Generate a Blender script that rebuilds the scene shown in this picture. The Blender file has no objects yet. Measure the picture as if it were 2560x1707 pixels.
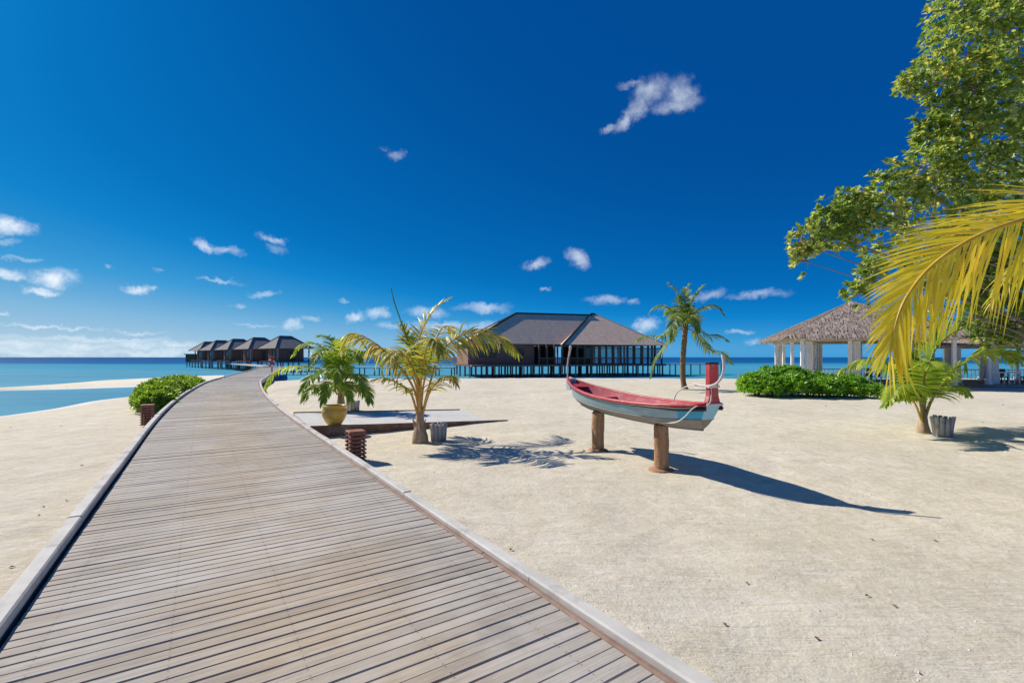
import bpy, math, random
import numpy as np
from mathutils import Vector, Matrix, noise as mnoise
R = math.radians
random.seed(7)
C = bpy.context.scene.collection

# ------------------------------------------------------------------ camera
F, CX, HY, CAMZ = 1209.0, 1280.0, 893.0, 1.9       # focal length in px of the 2560 px photo, horizon row, eye height
cam = bpy.data.objects.new('camera', bpy.data.cameras.new('camera'))
C.objects.link(cam)
cam.location = (0, 0, CAMZ); cam.rotation_euler = (R(90), 0, 0)
cam.data.sensor_width = 36; cam.data.lens = F / 2560 * 36
cam.data.shift_y = (HY - 853.5) / 2560
cam.data.clip_start = 0.05; cam.data.clip_end = 120000
bpy.context.scene.camera = cam

# ------------------------------------------------------------------ sun, sky, exposure
SUN_TO = Vector((-1.0, 0.60, 0)).normalized()
SUN_EL = R(39)
sun_dir = Vector((SUN_TO.x * math.cos(SUN_EL), SUN_TO.y * math.cos(SUN_EL), math.sin(SUN_EL)))
sun = bpy.data.objects.new('sun', bpy.data.lights.new('sun', 'SUN'))
C.objects.link(sun)
sun.data.energy = 5.0; sun.data.angle = R(0.53); sun.data.color = (1.0, 0.935, 0.83)
sun.rotation_euler = sun_dir.to_track_quat('Z', 'Y').to_euler()
sun.location = sun_dir * 60
vs = bpy.context.scene.view_settings
vs.view_transform = 'Standard'; vs.look = 'None'; vs.gamma = 1; vs.exposure = 0.12
vs.use_curve_mapping = False

def pix_dir(x, y):
    return Vector(((x - CX) / F, 1, (HY - y) / F)).normalized()

world = bpy.data.worlds.new('World'); bpy.context.scene.world = world
world.use_nodes = True
wn, wl = world.node_tree.nodes, world.node_tree.links
wn.clear()
w_out = wn.new('ShaderNodeOutputWorld'); w_bg = wn.new('ShaderNodeBackground')
wl.new(w_bg.outputs[0], w_out.inputs[0]); w_bg.inputs[1].default_value = 0.1
sky = wn.new('ShaderNodeTexSky'); sky.sky_type = 'NISHITA'; sky.sun_disc = False
sky.sun_elevation = SUN_EL
sky.sun_rotation = math.atan2(sun_dir.x, sun_dir.y)
sky.air_density = 1.0; sky.dust_density = 0.25; sky.ozone_density = 4.0; sky.altitude = 0
# the deep polarised blue of the photograph: one even grading of the whole sky
def wmath(op, a, b=None, c=None):
    n = wn.new('ShaderNodeMath'); n.operation = op
    for i, v in enumerate((a, b, c)):
        if v is None: continue
        if isinstance(v, (int, float)): n.inputs[i].default_value = v
        else: wl.new(v, n.inputs[i])
    return n.outputs[0]
def lin(c): return tuple(((v / 255) / 12.92 if v < 10.3 else ((v / 255 + .055) / 1.055) ** 2.4) for v in c)
srd = wn.new('ShaderNodeSeparateColor'); wl.new(sky.outputs[0], srd.inputs[0])
srp = wn.new('ShaderNodeValToRGB'); wl.new(wmath('DIVIDE', srd.outputs[0], 12.0), srp.inputs[0])
_st = [(.9, (2, 75, 149)), (1.3, (2, 79, 154)), (2.1, (3, 98, 174)), (3.0, (6, 114, 190)), (3.8, (18, 132, 205)), (5.0, (62, 156, 215)), (7.0, (128, 184, 222)), (10.5, (176, 206, 226))]
while len(srp.color_ramp.elements) < len(_st): srp.color_ramp.elements.new(.5)
for e_, (p_, c_) in zip(srp.color_ramp.elements, _st): e_.position = p_ / 12; e_.color = (*lin(c_), 1)
mul = wn.new('ShaderNodeVectorMath'); mul.operation = 'SCALE'
wl.new(srp.outputs[0], mul.inputs[0]); mul.inputs['Scale'].default_value = 10 / 2 ** vs.exposure
tc = wn.new('ShaderNodeTexCoord')
sep = wn.new('ShaderNodeSeparateXYZ'); wl.new(tc.outputs['Generated'], sep.inputs[0])
az = wmath('ARCTAN2', sep.outputs[0], sep.outputs[1]); el = wmath('ARCSINE', sep.outputs[2])
ae = wn.new('ShaderNodeCombineXYZ'); wl.new(az, ae.inputs[0]); wl.new(el, ae.inputs[1])
nz = wn.new('ShaderNodeTexNoise'); wl.new(ae.outputs[0], nz.inputs['Vector'])
nz.inputs['Scale'].default_value = 34; nz.inputs['Detail'].default_value = 7; nz.inputs['Roughness'].default_value = 0.68
nsub = wn.new('ShaderNodeVectorMath'); nsub.operation = 'SUBTRACT'; wl.new(nz.outputs['Color'], nsub.inputs[0]); nsub.inputs[1].default_value = (.5, .5, .5)
nscl = wn.new('ShaderNodeVectorMath'); nscl.operation = 'MULTIPLY'; wl.new(nsub.outputs[0], nscl.inputs[0]); nscl.inputs[1].default_value = (.055, .036, 0)
warp = wn.new('ShaderNodeVectorMath'); warp.operation = 'ADD'; wl.new(ae.outputs[0], warp.inputs[0]); wl.new(nscl.outputs[0], warp.inputs[1])
# small fair-weather clouds: x, y, half width, half height (photo px), tilt, opacity
clouds = [(1630, 225, 62, 30, 10, .55), (1700, 235, 44, 40, 0, .6), (1690, 262, 70, 18, 0, .5), (1598, 268, 46, 24, 40, .55), (1562, 300, 44, 18, 38, .5), (1528, 322, 30, 10, 25, .4), (1580, 215, 40, 8, 0, .3), (990, 388, 26, 14, 20, .4), (962, 372, 18, 6, 0, .18),
 (20, 565, 75, 26, 0, .95), (10, 600, 40, 10, 0, .5), (65, 648, 62, 7, 0, .5), (15, 688, 60, 20, 0, .97), (135, 697, 72, 28, 0, 1),
 (105, 728, 52, 13, 0, .95), (343, 724, 44, 15, 0, .95), (8, 786, 26, 7, 0, .8), (510, 618, 38, 14, -20, .6), (565, 626, 56, 14, 0, .65),
 (680, 598, 42, 12, -12, .6), (693, 624, 34, 12, 0, .4), (550, 702, 58, 6, -4, .5), (660, 733, 44, 9, 0, .6), (594, 765, 20, 8, 0, .5),
 (278, 668, 16, 7, 0, .3), (395, 676, 18, 6, 0, .25), (732, 808, 34, 18, 0, .8), (780, 796, 30, 8, 0, .45), (885, 791, 32, 16, 25, .75),
 (945, 782, 36, 18, 0, .7), (860, 755, 24, 7, 0, .35), (1340, 660, 40, 15, 18, .6), (1445, 648, 38, 26, -30, .6), (1365, 721, 20, 6, 0, .3),
 (1512, 751, 56, 14, 0, .6), (1585, 756, 22, 8, 0, .35), (1615, 812, 36, 26, 0, .8), (1770, 738, 60, 15, 12, .45), (1890, 738, 90, 13, 4, .5),
 (1210, 768, 75, 15, 0, .6), (1070, 780, 60, 18, 0, .6), (1100, 815, 110, 16, 0, .6), (1215, 815, 62, 18, 0, .6), (980, 815, 50, 10, 0, .45),
 (1850, 833, 40, 9, 0, .45), (1880, 858, 22, 10, 0, .4), (1950, 855, 28, 14, 0, .5), (130, 818, 150, 6, -1, .75), (350, 832, 90, 6, 0, .4),
 (640, 814, 60, 5, 0, .4), (240, 850, 330, 9, 0, .5), (60, 862, 110, 16, 0, .6), (200, 866, 120, 14, 0, .62), (340, 862, 90, 14, 0, .6),
 (440, 864, 80, 14, 0, .6), (90, 880, 300, 16, 0, .55), (400, 882, 260, 13, 0, .55)]
acc = None
for (x, y, a, b, rot, op) in clouds:
    d = pix_dir(x, y)
    r2 = math.hypot((x - CX), F)                     # px per radian differs across a flat picture
    kx, ky = F / r2 ** 2, 1 / r2
    mp = wn.new('ShaderNodeMapping'); mp.vector_type = 'TEXTURE'
    wl.new(warp.outputs[0], mp.inputs[0])
    mp.inputs[1].default_value = (math.atan2(d.x, d.y), math.asin(d.z), 0)
    mp.inputs[2].default_value = (0, 0, R(rot)); mp.inputs[3].default_value = (a * kx * .95, b * ky * .92, 1)
    ln = wn.new('ShaderNodeVectorMath'); ln.operation = 'LENGTH'; wl.new(mp.outputs[0], ln.inputs[0])
    mr = wn.new('ShaderNodeMapRange'); mr.interpolation_type = 'SMOOTHSTEP'
    wl.new(ln.outputs['Value'], mr.inputs[0])
    mr.inputs[1].default_value = 1.2; mr.inputs[2].default_value = 0.1; mr.inputs[3].default_value = 0; mr.inputs[4].default_value = op
    acc = mr.outputs[0] if acc is None else wmath('MAXIMUM', acc, mr.outputs[0])
# the same thin, broken texture inside every cloud
nz2 = wn.new('ShaderNodeTexNoise'); wl.new(ae.outputs[0], nz2.inputs['Vector']); nz2.inputs['Scale'].default_value = 22; nz2.inputs['Detail'].default_value = 9; nz2.inputs['Roughness'].default_value = .65
brk = wn.new('ShaderNodeMapRange'); wl.new(nz2.outputs[0], brk.inputs[0])
brk.inputs[1].default_value = .3; brk.inputs[2].default_value = .62; brk.inputs[3].default_value = .30; brk.inputs[4].default_value = 1
alpha = wmath('MULTIPLY', acc, brk.outputs[0])
cmix = wn.new('ShaderNodeMix'); cmix.data_type = 'RGBA'
wl.new(alpha, cmix.inputs[0]); wl.new(mul.outputs[0], cmix.inputs[6]); cmix.inputs[7].default_value = (8.0, 8.8, 9.6, 1)
wl.new(cmix.outputs[2], w_bg.inputs[0])

# ------------------------------------------------------------------ helpers
def on(x, y, z=0.0):                # photo pixel on a level plane
    t = (CAMZ - z) * F / (y - HY)
    return Vector(((x - CX) * t / F, t, z))
def at(x, y, d):                    # photo pixel at a distance
    return Vector(((x - CX) * d / F, d, CAMZ + (HY - y) * d / F))

def tag(o, label=None, cat=None, group=None, kind=None):
    if label: o['label'] = label
    if cat: o['category'] = cat
    if group: o['group'] = group
    if kind: o['kind'] = kind
    return o
def empty(name, loc=(0, 0, 0), rz=0.0, **k):
    o = bpy.data.objects.new(name, None); C.objects.link(o)
    o.location = loc; o.rotation_euler = (0, 0, rz); o.empty_display_size = .2
    return tag(o, **k)
class MB:
    def __init__(s): s.v = []; s.f = []; s.m = []
    def add(s, vs, fs, m=0):
        b = len(s.v); s.v += [tuple(v) for v in vs]
        for f in fs: s.f.append(tuple(b + i for i in f)); s.m.append(m)
        return s
    def box(s, c, d, m=0, M=None, ch=0.0):
        x, y, z = d[0] / 2, d[1] / 2, d[2] / 2
        if ch <= 0:
            vs = [Vector((sx * x, sy * y, sz * z)) for sz in (-1, 1) for sy in (-1, 1) for sx in (-1, 1)]
            fs = [(0, 2, 3, 1), (4, 5, 7, 6), (0, 1, 5, 4), (2, 6, 7, 3), (0, 4, 6, 2), (1, 3, 7, 5)]
        else:                       # chamfered sides and top
            vs, fs = [], []
            rings = [(x, y, -z), (x, y, z - ch), (x - ch, y - ch, z)]
            for (a, b, h) in rings:
                k = ch if h < z else ch * .4
                vs += [Vector(p) for p in ((a - k, -b, h), (a, -b + k, h), (a, b - k, h), (a - k, b, h), (-a + k, b, h), (-a, b - k, h), (-a, -b + k, h), (-a + k, -b, h))]
            for r in (0, 1):
                for i in range(8): fs.append((r * 8 + i, r * 8 + (i + 1) % 8, r * 8 + 8 + (i + 1) % 8, r * 8 + 8 + i))
            fs.append(tuple(range(16, 24))); fs.append(tuple(reversed(range(8))))
        if M is not None: vs = [M @ v for v in vs]
        c = Vector(c)
        return s.add([v + c for v in vs], fs, m)
    def tube(s, pts, rad, n=8, m=0, cap=True):
        pts = [Vector(p) for p in pts]
        if isinstance(rad, (int, float)): rad = [rad] * len(pts)
        b = len(s.v); ref = None
        for i, p in enumerate(pts):
            t = (pts[min(i + 1, len(pts) - 1)] - pts[max(i - 1, 0)]).normalized()
            if ref is None: ref = Vector((0, 0, 1)) if abs(t.z) < .9 else Vector((1, 0, 0))
            a = t.cross(ref).normalized(); c = a.cross(t).normalized(); ref = c
            for k in range(n):
                q = 2 * math.pi * k / n
                s.v.append(tuple(p + (a * math.cos(q) + c * math.sin(q)) * rad[i]))
        for i in range(len(pts) - 1):
            for k in range(n):
                s.f.append((b + i * n + k, b + (i + 1) * n + k, b + (i + 1) * n + (k + 1) % n, b + i * n + (k + 1) % n)); s.m.append(m)
        if cap:
            s.f.append(tuple(b + k for k in range(n))); s.m.append(m)
            s.f.append(tuple(b + (len(pts) - 1) * n + k for k in reversed(range(n)))); s.m.append(m)
        return s
    def lathe(s, prof, n=24, c=(0, 0, 0), m=0, wob=None):
        b = len(s.v)
        for (r, z) in prof:
            for k in range(n):
                q = 2 * math.pi * k / n
                rr = r * (1 + (wob(q, z) if wob else 0))
                s.v.append((c[0] + rr * math.cos(q), c[1] + rr * math.sin(q), c[2] + z))
        for i in range(len(prof) - 1):
            for k in range(n):
                s.f.append((b + i * n + k, b + i * n + (k + 1) % n, b + (i + 1) * n + (k + 1) % n, b + (i + 1) * n + k)); s.m.append(m)
        return s
    def build(s, name, mats, parent=None, smooth=False, loc=None, rz=None, **k):
        me = bpy.data.meshes.new(name); me.from_pydata(s.v, [], s.f)
        for mt in (mats if isinstance(mats, (list, tuple)) else [mats]): me.materials.append(mt)
        if len(me.materials) > 1: me.polygons.foreach_set('material_index', s.m)
        if smooth: me.polygons.foreach_set('use_smooth', [True] * len(me.polygons))
        me.update()
        return link(name, me, parent, loc, rz, **k)
def link(name, me, parent=None, loc=None, rz=None, **k):
    o = bpy.data.objects.new(name, me); C.objects.link(o)
    if parent is not None: o.parent = parent
    if loc is not None: o.location = loc
    if rz is not None: o.rotation_euler = (0, 0, rz)
    return tag(o, **k)

# ------------------------------------------------------------------ materials
def newmat(name):
    m = bpy.data.materials.new(name); m.use_nodes = True
    nt = m.node_tree; nt.nodes.clear()
    out = nt.nodes.new('ShaderNodeOutputMaterial')
    return m, nt.nodes, nt.links, out
def ramp(nd, ln, src, stops):
    r = nd.new('ShaderNodeValToRGB'); ln.new(src, r.inputs[0])
    e = r.color_ramp.elements
    while len(e) < len(stops): e.new(0.5)
    for i, (p, c) in enumerate(stops):
        e[i].position = p; e[i].color = (c[0], c[1], c[2], 1) if not isinstance(c, float) else (c, c, c, 1)
    return r.outputs[0]
def noise(nd, ln, vec, scale, detail=5, rough=.6, dist=0.0):
    n = nd.new('ShaderNodeTexNoise'); ln.new(vec, n.inputs['Vector'])
    n.inputs['Scale'].default_value = scale; n.inputs['Detail'].default_value = detail
    n.inputs['Roughness'].default_value = rough; n.inputs['Distortion'].default_value = dist
    return n.outputs[0]
def mapping(nd, ln, vec, scale=(1, 1, 1), rot=(0, 0, 0)):
    m = nd.new('ShaderNodeMapping'); ln.new(vec, m.inputs[0]); m.inputs[3].default_value = scale; m.inputs[2].default_value = rot
    return m.outputs[0]
def coords(nd, kind='Object'):
    return nd.new('ShaderNodeTexCoord').outputs[kind]
def mixc(nd, ln, fac, a, b, mode='MIX'):
    m = nd.new('ShaderNodeMix'); m.data_type = 'RGBA'; m.blend_type = mode
    if isinstance(fac, (int, float)): m.inputs[0].default_value = fac
    else: ln.new(fac, m.inputs[0])
    for i, v in ((6, a), (7, b)):
        if isinstance(v, tuple): m.inputs[i].default_value = (v[0], v[1], v[2], 1)
        else: ln.new(v, m.inputs[i])
    return m.outputs[2]
def mth(nd, ln, op, a, b=0.0, c=None):
    n = nd.new('ShaderNodeMath'); n.operation = op
    for i, v in enumerate((a, b, c)):
        if v is None: continue
        if isinstance(v, (int, float)): n.inputs[i].default_value = v
        else: ln.new(v, n.inputs[i])
    return n.outputs[0]
def bsdf(nd, ln, out, col, rough=.6, spec=.3, metal=0, bump=None, bstr=.3, bdist=.02):
    p = nd.new('ShaderNodeBsdfPrincipled')
    if isinstance(col, tuple): p.inputs['Base Color'].default_value = (*col[:3], 1)
    else: ln.new(col, p.inputs['Base Color'])
    if isinstance(rough, (int, float)): p.inputs['Roughness'].default_value = rough
    else: ln.new(rough, p.inputs['Roughness'])
    p.inputs['Specular IOR Level'].default_value = spec; p.inputs['Metallic'].default_value = metal
    if bump is not None:
        b = nd.new('ShaderNodeBump'); ln.new(bump, b.inputs['Height']); b.inputs['Strength'].default_value = bstr; b.inputs['Distance'].default_value = bdist
        ln.new(b.outputs[0], p.inputs['Normal'])
    if out is not None: ln.new(p.outputs[0], out.inputs[0])
    return p
def mottled(name, c1, c2, scale=8, rough=.6, spec=.25, stretch=(1, 1, 1), bump=.3, bdist=.01, kind='Object', dirt=None):
    m, nd, ln, out = newmat(name)
    v = mapping(nd, ln, coords(nd, kind), stretch)
    n1 = noise(nd, ln, v, scale, 6, .65)
    col = ramp(nd, ln, n1, [(.32, c1), (.68, c2)])
    if dirt:
        n2 = noise(nd, ln, coords(nd, kind), dirt[1], 5, .7)
        col = mixc(nd, ln, ramp(nd, ln, n2, [(.5, 0.0), (.7, dirt[2])]), col, dirt[0])
    bsdf(nd, ln, out, col, rough, spec, 0, n1, bump, bdist)
    return m
def leafmat(name, stops, trans=.35, rough=.45, spec=.35, nscale=.8):
    m, nd, ln, out = newmat(name)
    geo = nd.new('ShaderNodeNewGeometry'); oi = nd.new('ShaderNodeObjectInfo')
    n1 = noise(nd, ln, coords(nd), nscale, 3, .6)
    f = mth(nd, ln, 'ADD', mth(nd, ln, 'MULTIPLY', geo.outputs['Random Per Island'], .62), mth(nd, ln, 'MULTIPLY', n1, .5))
    f = mth(nd, ln, 'ADD', f, mth(nd, ln, 'MULTIPLY_ADD', oi.outputs['Random'], .16, -.13))
    col = ramp(nd, ln, f, stops)
    p = bsdf(nd, ln, None, col, rough, spec)
    t = nd.new('ShaderNodeBsdfTranslucent'); ln.new(mixc(nd, ln, .55, col, (1, 1, .25), 'MULTIPLY'), t.inputs[0])
    br = nd.new('ShaderNodeVectorMath'); br.operation = 'SCALE'; ln.new(t.inputs[0].links[0].from_socket, br.inputs[0]); br.inputs['Scale'].default_value = 2.0
    ln.new(br.outputs[0], t.inputs[0])
    mx = nd.new('ShaderNodeMixShader'); mx.inputs[0].default_value = trans
    ln.new(p.outputs[0], mx.inputs[1]); ln.new(t.outputs[0], mx.inputs[2]); ln.new(mx.outputs[0], out.inputs[0])
    return m

def sand_mat(name='coral_sand', k=1.0):
    m, nd, ln, out = newmat(name)
    v = coords(nd)
    big = noise(nd, ln, v, .33, 6, .62); mid = noise(nd, ln, v, 2.6, 8, .72)
    lump = noise(nd, ln, v, 9, 6, .75); fine = noise(nd, ln, v, 75, 5, .85)
    rake = noise(nd, ln, mapping(nd, ln, v, (1.0, 6.5, 1), (0, 0, R(14))), 1.6, 6, .65, .8)
    T = lambda r, g, b_: (min(.9, r * k * 1.32), min(.88, g * k * 1.315), min(.86, b_ * k * 1.28))
    c = ramp(nd, ln, big, [(.3, T(.50, .445, .345)), (.52, T(.57, .52, .425)), (.72, T(.62, .565, .47))])
    c = mixc(nd, ln, ramp(nd, ln, mid, [(.40, 0.0), (.68, .85)]), c, T(.445, .39, .285))
    c = mixc(nd, ln, ramp(nd, ln, lump, [(.52, 0.0), (.72, .6)]), c, T(.67, .63, .55))
    c = mixc(nd, ln, ramp(nd, ln, fine, [(.28, .6), (.50, 0.0)]), c, T(.33, .285, .22))
    c = mixc(nd, ln, ramp(nd, ln, fine, [(.60, 0.0), (.76, .6)]), c, T(.70, .67, .61))
    vo = nd.new('ShaderNodeTexVoronoi'); ln.new(v, vo.inputs['Vector']); vo.inputs['Scale'].default_value = 7; vo.inputs['Randomness'].default_value = 1
    c = mixc(nd, ln, ramp(nd, ln, vo.outputs['Distance'], [(.04, .6), (.07, 0.0)]), c, (.24, .19, .13))
    g = nd.new('ShaderNodeNewGeometry'); s3 = nd.new('ShaderNodeSeparateXYZ'); ln.new(g.outputs['Position'], s3.inputs[0])
    wet = mth(nd, ln, 'ADD', s3.outputs[2], mth(nd, ln, 'MULTIPLY', mid, .12))
    c = mixc(nd, ln, ramp(nd, ln, mth(nd, ln, 'ADD', wet, 1.06), [(.0, .9), (.06, .75), (.13, 0.0)]), c, (.84, .82, .78))
    h = mth(nd, ln, 'ADD', mth(nd, ln, 'MULTIPLY', mid, .6), mth(nd, ln, 'MULTIPLY', fine, .10))
    h = mth(nd, ln, 'ADD', h, mth(nd, ln, 'MULTIPLY', lump, .28))
    h = mth(nd, ln, 'ADD', h, mth(nd, ln, 'MULTIPLY', rake, .35))
    bsdf(nd, ln, out, c, .95, .1, 0, h, .8, .07)
    return m
def plank_mat(name, edge, mid, dark):
    m, nd, ln, out = newmat(name)
    v = coords(nd); oi = nd.new('ShaderNodeObjectInfo')
    off = nd.new('ShaderNodeCombineXYZ'); ln.new(mth(nd, ln, 'MULTIPLY', oi.outputs['Random'], 91.0), off.inputs[2]); ln.new(mth(nd, ln, 'MULTIPLY', oi.outputs['Random'], 37.0), off.inputs[0])
    av = nd.new('ShaderNodeVectorMath'); ln.new(v, av.inputs[0]); ln.new(off.outputs[0], av.inputs[1])
    g1 = noise(nd, ln, mapping(nd, ln, av.outputs[0], (2.2, 55, 20)), 1.0, 6, .65, .4)
    g2 = noise(nd, ln, mapping(nd, ln, av.outputs[0], (1.0, 3, 3)), 1.6, 5, .65)
    g3 = noise(nd, ln, mapping(nd, ln, av.outputs[0], (9, 160, 60)), 1.0, 3, .6)
    sx = nd.new('ShaderNodeSeparateXYZ'); ln.new(v, sx.inputs[0])
    worn = mth(nd, ln, 'ADD', mth(nd, ln, 'ABSOLUTE', mth(nd, ln, 'SUBTRACT', sx.outputs[0], .1)), mth(nd, ln, 'MULTIPLY_ADD', g2, 1.6, -.8))
    c = mixc(nd, ln, ramp(nd, ln, worn, [(.30, 1.0), (1.15, 0.0)]), edge, mid)
    c = mixc(nd, ln, ramp(nd, ln, oi.outputs['Random'], [(0.0, .42), (.5, .06), (1.0, 0.0)]), c, dark)
    c = mixc(nd, ln, ramp(nd, ln, oi.outputs['Random'], [(.62, 0.0), (1.0, .22)]), c, (.52, .50, .47))
    c = mixc(nd, ln, ramp(nd, ln, g1, [(.34, .62), (.56, 0.0)]), c, dark)
    c = mixc(nd, ln, ramp(nd, ln, g2, [(.5, 0.0), (.74, .5)]), c, (dark[0] * 1.15, dark[1] * 1.1, dark[2] * 1.05))
    # sand-scoured and weather-greyed patches that run across many boards
    gp = nd.new('ShaderNodeNewGeometry')
    w1 = noise(nd, ln, gp.outputs['Position'], .55, 6, .68); w2 = noise(nd, ln, mapping(nd, ln, gp.outputs['Position'], (1, 1, 1)), 1.7, 6, .7)
    c = mixc(nd, ln, ramp(nd, ln, w1, [(.46, 0.0), (.66, .6)]), c, (.58, .545, .49))
    c = mixc(nd, ln, ramp(nd, ln, w2, [(.56, 0.0), (.74, .55)]), c, (.24, .215, .19))
    # screw heads
    dx = mth(nd, ln, 'PINGPONG', mth(nd, ln, 'ADD', sx.outputs[0], 5.0), .31)
    dy = mth(nd, ln, 'SUBTRACT', mth(nd, ln, 'ABSOLUTE', sx.outputs[1]), .030)
    dd = mth(nd, ln, 'SQRT', mth(nd, ln, 'ADD', mth(nd, ln, 'POWER', dx, 2.0), mth(nd, ln, 'POWER', dy, 2.0)))
    c = mixc(nd, ln, ramp(nd, ln, dx, [(.0, .03), (.03, 0.0)]), c, dark)
    c = mixc(nd, ln, ramp(nd, ln, dd, [(.004, .6), (.007, 0.0)]), c, (.10, .085, .07))
    h = mth(nd, ln, 'ADD', g1, mth(nd, ln, 'MULTIPLY', g3, .5))
    bsdf(nd, ln, out, c, .78, .22, 0, h, .45, .004)
    return m
def water_mat():
    m, nd, ln, out = newmat('lagoon_water')
    g = nd.new('ShaderNodeNewGeometry'); s3 = nd.new('ShaderNodeSeparateXYZ'); ln.new(g.outputs['Position'], s3.inputs[0])
    P = g.outputs['Position']
    y = mth(nd, ln, 'MULTIPLY_ADD', noise(nd, ln, mapping(nd, ln, P, (.004, .012, 1)), 1.0, 4, .6), 130.0, mth(nd, ln, 'SUBTRACT', s3.outputs[1], 65.0))
    f = mth(nd, ln, 'DIVIDE', y, 700.0)
    right = mth(nd, ln, 'MULTIPLY_ADD', s3.outputs[0], 1 / 60, .55)
    shallow = ramp(nd, ln, right, [(0.0, (.13, .36, .47)), (1.0, (.008, .27, .32))])
    lag = ramp(nd, ln, f, [(.05, (.10, .36, .49)), (.26, (.05, .31, .47)), (.38, (.006, .11, .30)), (1.0, (.004, .085, .26))])
    c = mixc(nd, ln, ramp(nd, ln, f, [(.07, 0.0), (.16, 1.0)]), shallow, lag)
    n1 = noise(nd, ln, mapping(nd, ln, P, (.5, 1.3, 1)), 1.0, 6, .6, .4)
    n2 = noise(nd, ln, mapping(nd, ln, P, (.02, .09, 1)), 1.0, 5, .6)
    c = mixc(nd, ln, ramp(nd, ln, n2, [(.45, 0.0), (.75, .35)]), c, (.02, .17, .30))
    bm = nd.new('ShaderNodeBump'); ln.new(n1, bm.inputs['Height']); bm.inputs['Strength'].default_value = .6; bm.inputs['Distance'].default_value = .14
    df = nd.new('ShaderNodeBsdfDiffuse'); ln.new(c, df.inputs[0]); ln.new(bm.outputs[0], df.inputs['Normal'])
    gl = nd.new('ShaderNodeBsdfGlossy'); gl.inputs['Roughness'].default_value = .22; ln.new(bm.outputs[0], gl.inputs['Normal'])
    mx = nd.new('ShaderNodeMixShader'); mx.inputs[0].default_value = .07
    ln.new(df.outputs[0], mx.inputs[1]); ln.new(gl.outputs[0], mx.inputs[2]); ln.new(mx.outputs[0], out.inputs[0])
    return m
M = {}
M['sand'] = sand_mat(); M['sandbar'] = sand_mat('bleached_sandbar', 1.2); M['water'] = water_mat()
M['plank'] = plank_mat('weathered_plank', (.47, .425, .36), (.52, .42, .295), (.25, .20, .15))
M['kerb'] = mottled('bleached_timber', (.50, .475, .43), (.66, .63, .575), 3, .75, .2, (1, 1, 1), .5, .006, dirt=((.25, .22, .19), 2.2, .7))
M['edge_red'] = mottled('reddish_edging', (.22, .13, .095), (.33, .23, .18), 6, .7, .2)
M['dark_gap'] = mottled('under_deck_shade', (.03, .022, .016), (.05, .036, .026), 5, .9, .05)  # near-black, so the shade between the planks is put into the colour
M['bollard'] = mottled('red_brown_slats', (.27, .095, .06), (.40, .17, .11), 14, .55, .3, dirt=((.40, .22, .17), 6, .6))
M['ramp_top'] = mottled('pale_ramp_top', (.56, .545, .51), (.66, .645, .61), 4, .85, .15, dirt=((.38, .35, .31), 1.5, .5))
M['ramp_side'] = mottled('brown_fascia', (.16, .085, .055), (.25, .14, .10), 5, .6, .25, dirt=((.42, .38, .32), 2, .5))
M['pot'] = mottled('yellow_glaze', (.58, .34, .04), (.68, .46, .09), 4, .3, .5, bump=.1, dirt=((.28, .14, .03), 7, .6))
M['soil'] = mottled('potting_soil', (.05, .032, .02), (.09, .06, .04), 20, .95, .05)
M['stave'] = mottled('driftwood_grey', (.36, .33, .31), (.56, .52, .50), 5, .85, .15, (6, 6, .8), .6, .01, dirt=((.12, .10, .095), 5, .6))
M['log'] = mottled('brown_log', (.33, .17, .085), (.53, .33, .195), 4, .8, .15, (7, 7, 1), .9, .02, dirt=((.12, .075, .05), 4, .8))
M['palm_trunk'] = mottled('palm_trunk', (.16, .105, .06), (.27, .20, .13), 6, .9, .1, (1, 1, 5), .8, .02)
M['palm_base'] = mottled('fibrous_palm_base', (.32, .205, .12), (.56, .43, .30), 9, .9, .1, (1, 1, .5), .8, .02)
M['stem_orange'] = mottled('orange_petiole', (.58, .30, .06), (.72, .44, .12), 6, .45, .35, (1, 1, .4), .1)
M['stem_gold'] = mottled('gold_rachis', (.62, .36, .03), (.75, .50, .06), 6, .4, .35, bump=.1)
M['stem_green'] = mottled('green_petiole', (.24, .20, .05), (.36, .29, .09), 6, .45, .35, bump=.1)
M['leaf_mix'] = leafmat('young_palm_leaflets', [(.1, (.12, .18, .02)), (.36, (.26, .28, .04)), (.6, (.44, .36, .06)), (.9, (.58, .38, .13))])
M['leaf_green'] = leafmat('green_palm_leaflets', [(.1, (.07, .16, .018)), (.5, (.16, .27, .03)), (.8, (.29, .35, .045)), (.97, (.44, .38, .08))])
M['leaf_lime'] = leafmat('lime_palm_leaflets', [(.1, (.12, .22, .02)), (.5, (.26, .36, .035)), (.8, (.42, .44, .05)), (.97, (.55, .46, .10))])
M['leaf_tall'] = leafmat('tall_palm_leaflets', [(.1, (.07, .14, .03)), (.5, (.17, .25, .055)), (.8, (.32, .36, .08)), (.97, (.48, .40, .13))])
M['leaf_gold'] = leafmat('golden_palm_leaflets', [(.1, (.26, .34, .05)), (.4, (.48, .46, .05)), (.7, (.68, .54, .07)), (.95, (.76, .62, .26))], .5)
M['leaf_tree'] = leafmat('sea_hibiscus_leaves', [(.08, (.045, .105, .022)), (.36, (.12, .20, .042)), (.6, (.235, .30, .07)), (.8, (.41, .43, .14)), (.95, (.66, .46, .10))], .5, .38, .5)
M['leaf_bush'] = leafmat('glossy_shrub_leaves', [(.1, (.07, .19, .015)), (.5, (.18, .36, .03)), (.85, (.32, .50, .06)), (1.0, (.42, .50, .12))], .42, .35, .4)
M['leaf_bush_lime'] = leafmat('lime_shrub_leaves', [(.1, (.08, .17, .012)), (.5, (.21, .33, .028)), (.85, (.38, .48, .055)), (1.0, (.5, .5, .12))], .42, .35, .4)
M['dry_leaf'] = mottled('dry_fallen_leaf', (.16, .09, .045), (.28, .18, .10), 9, .85, .1)
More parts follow.
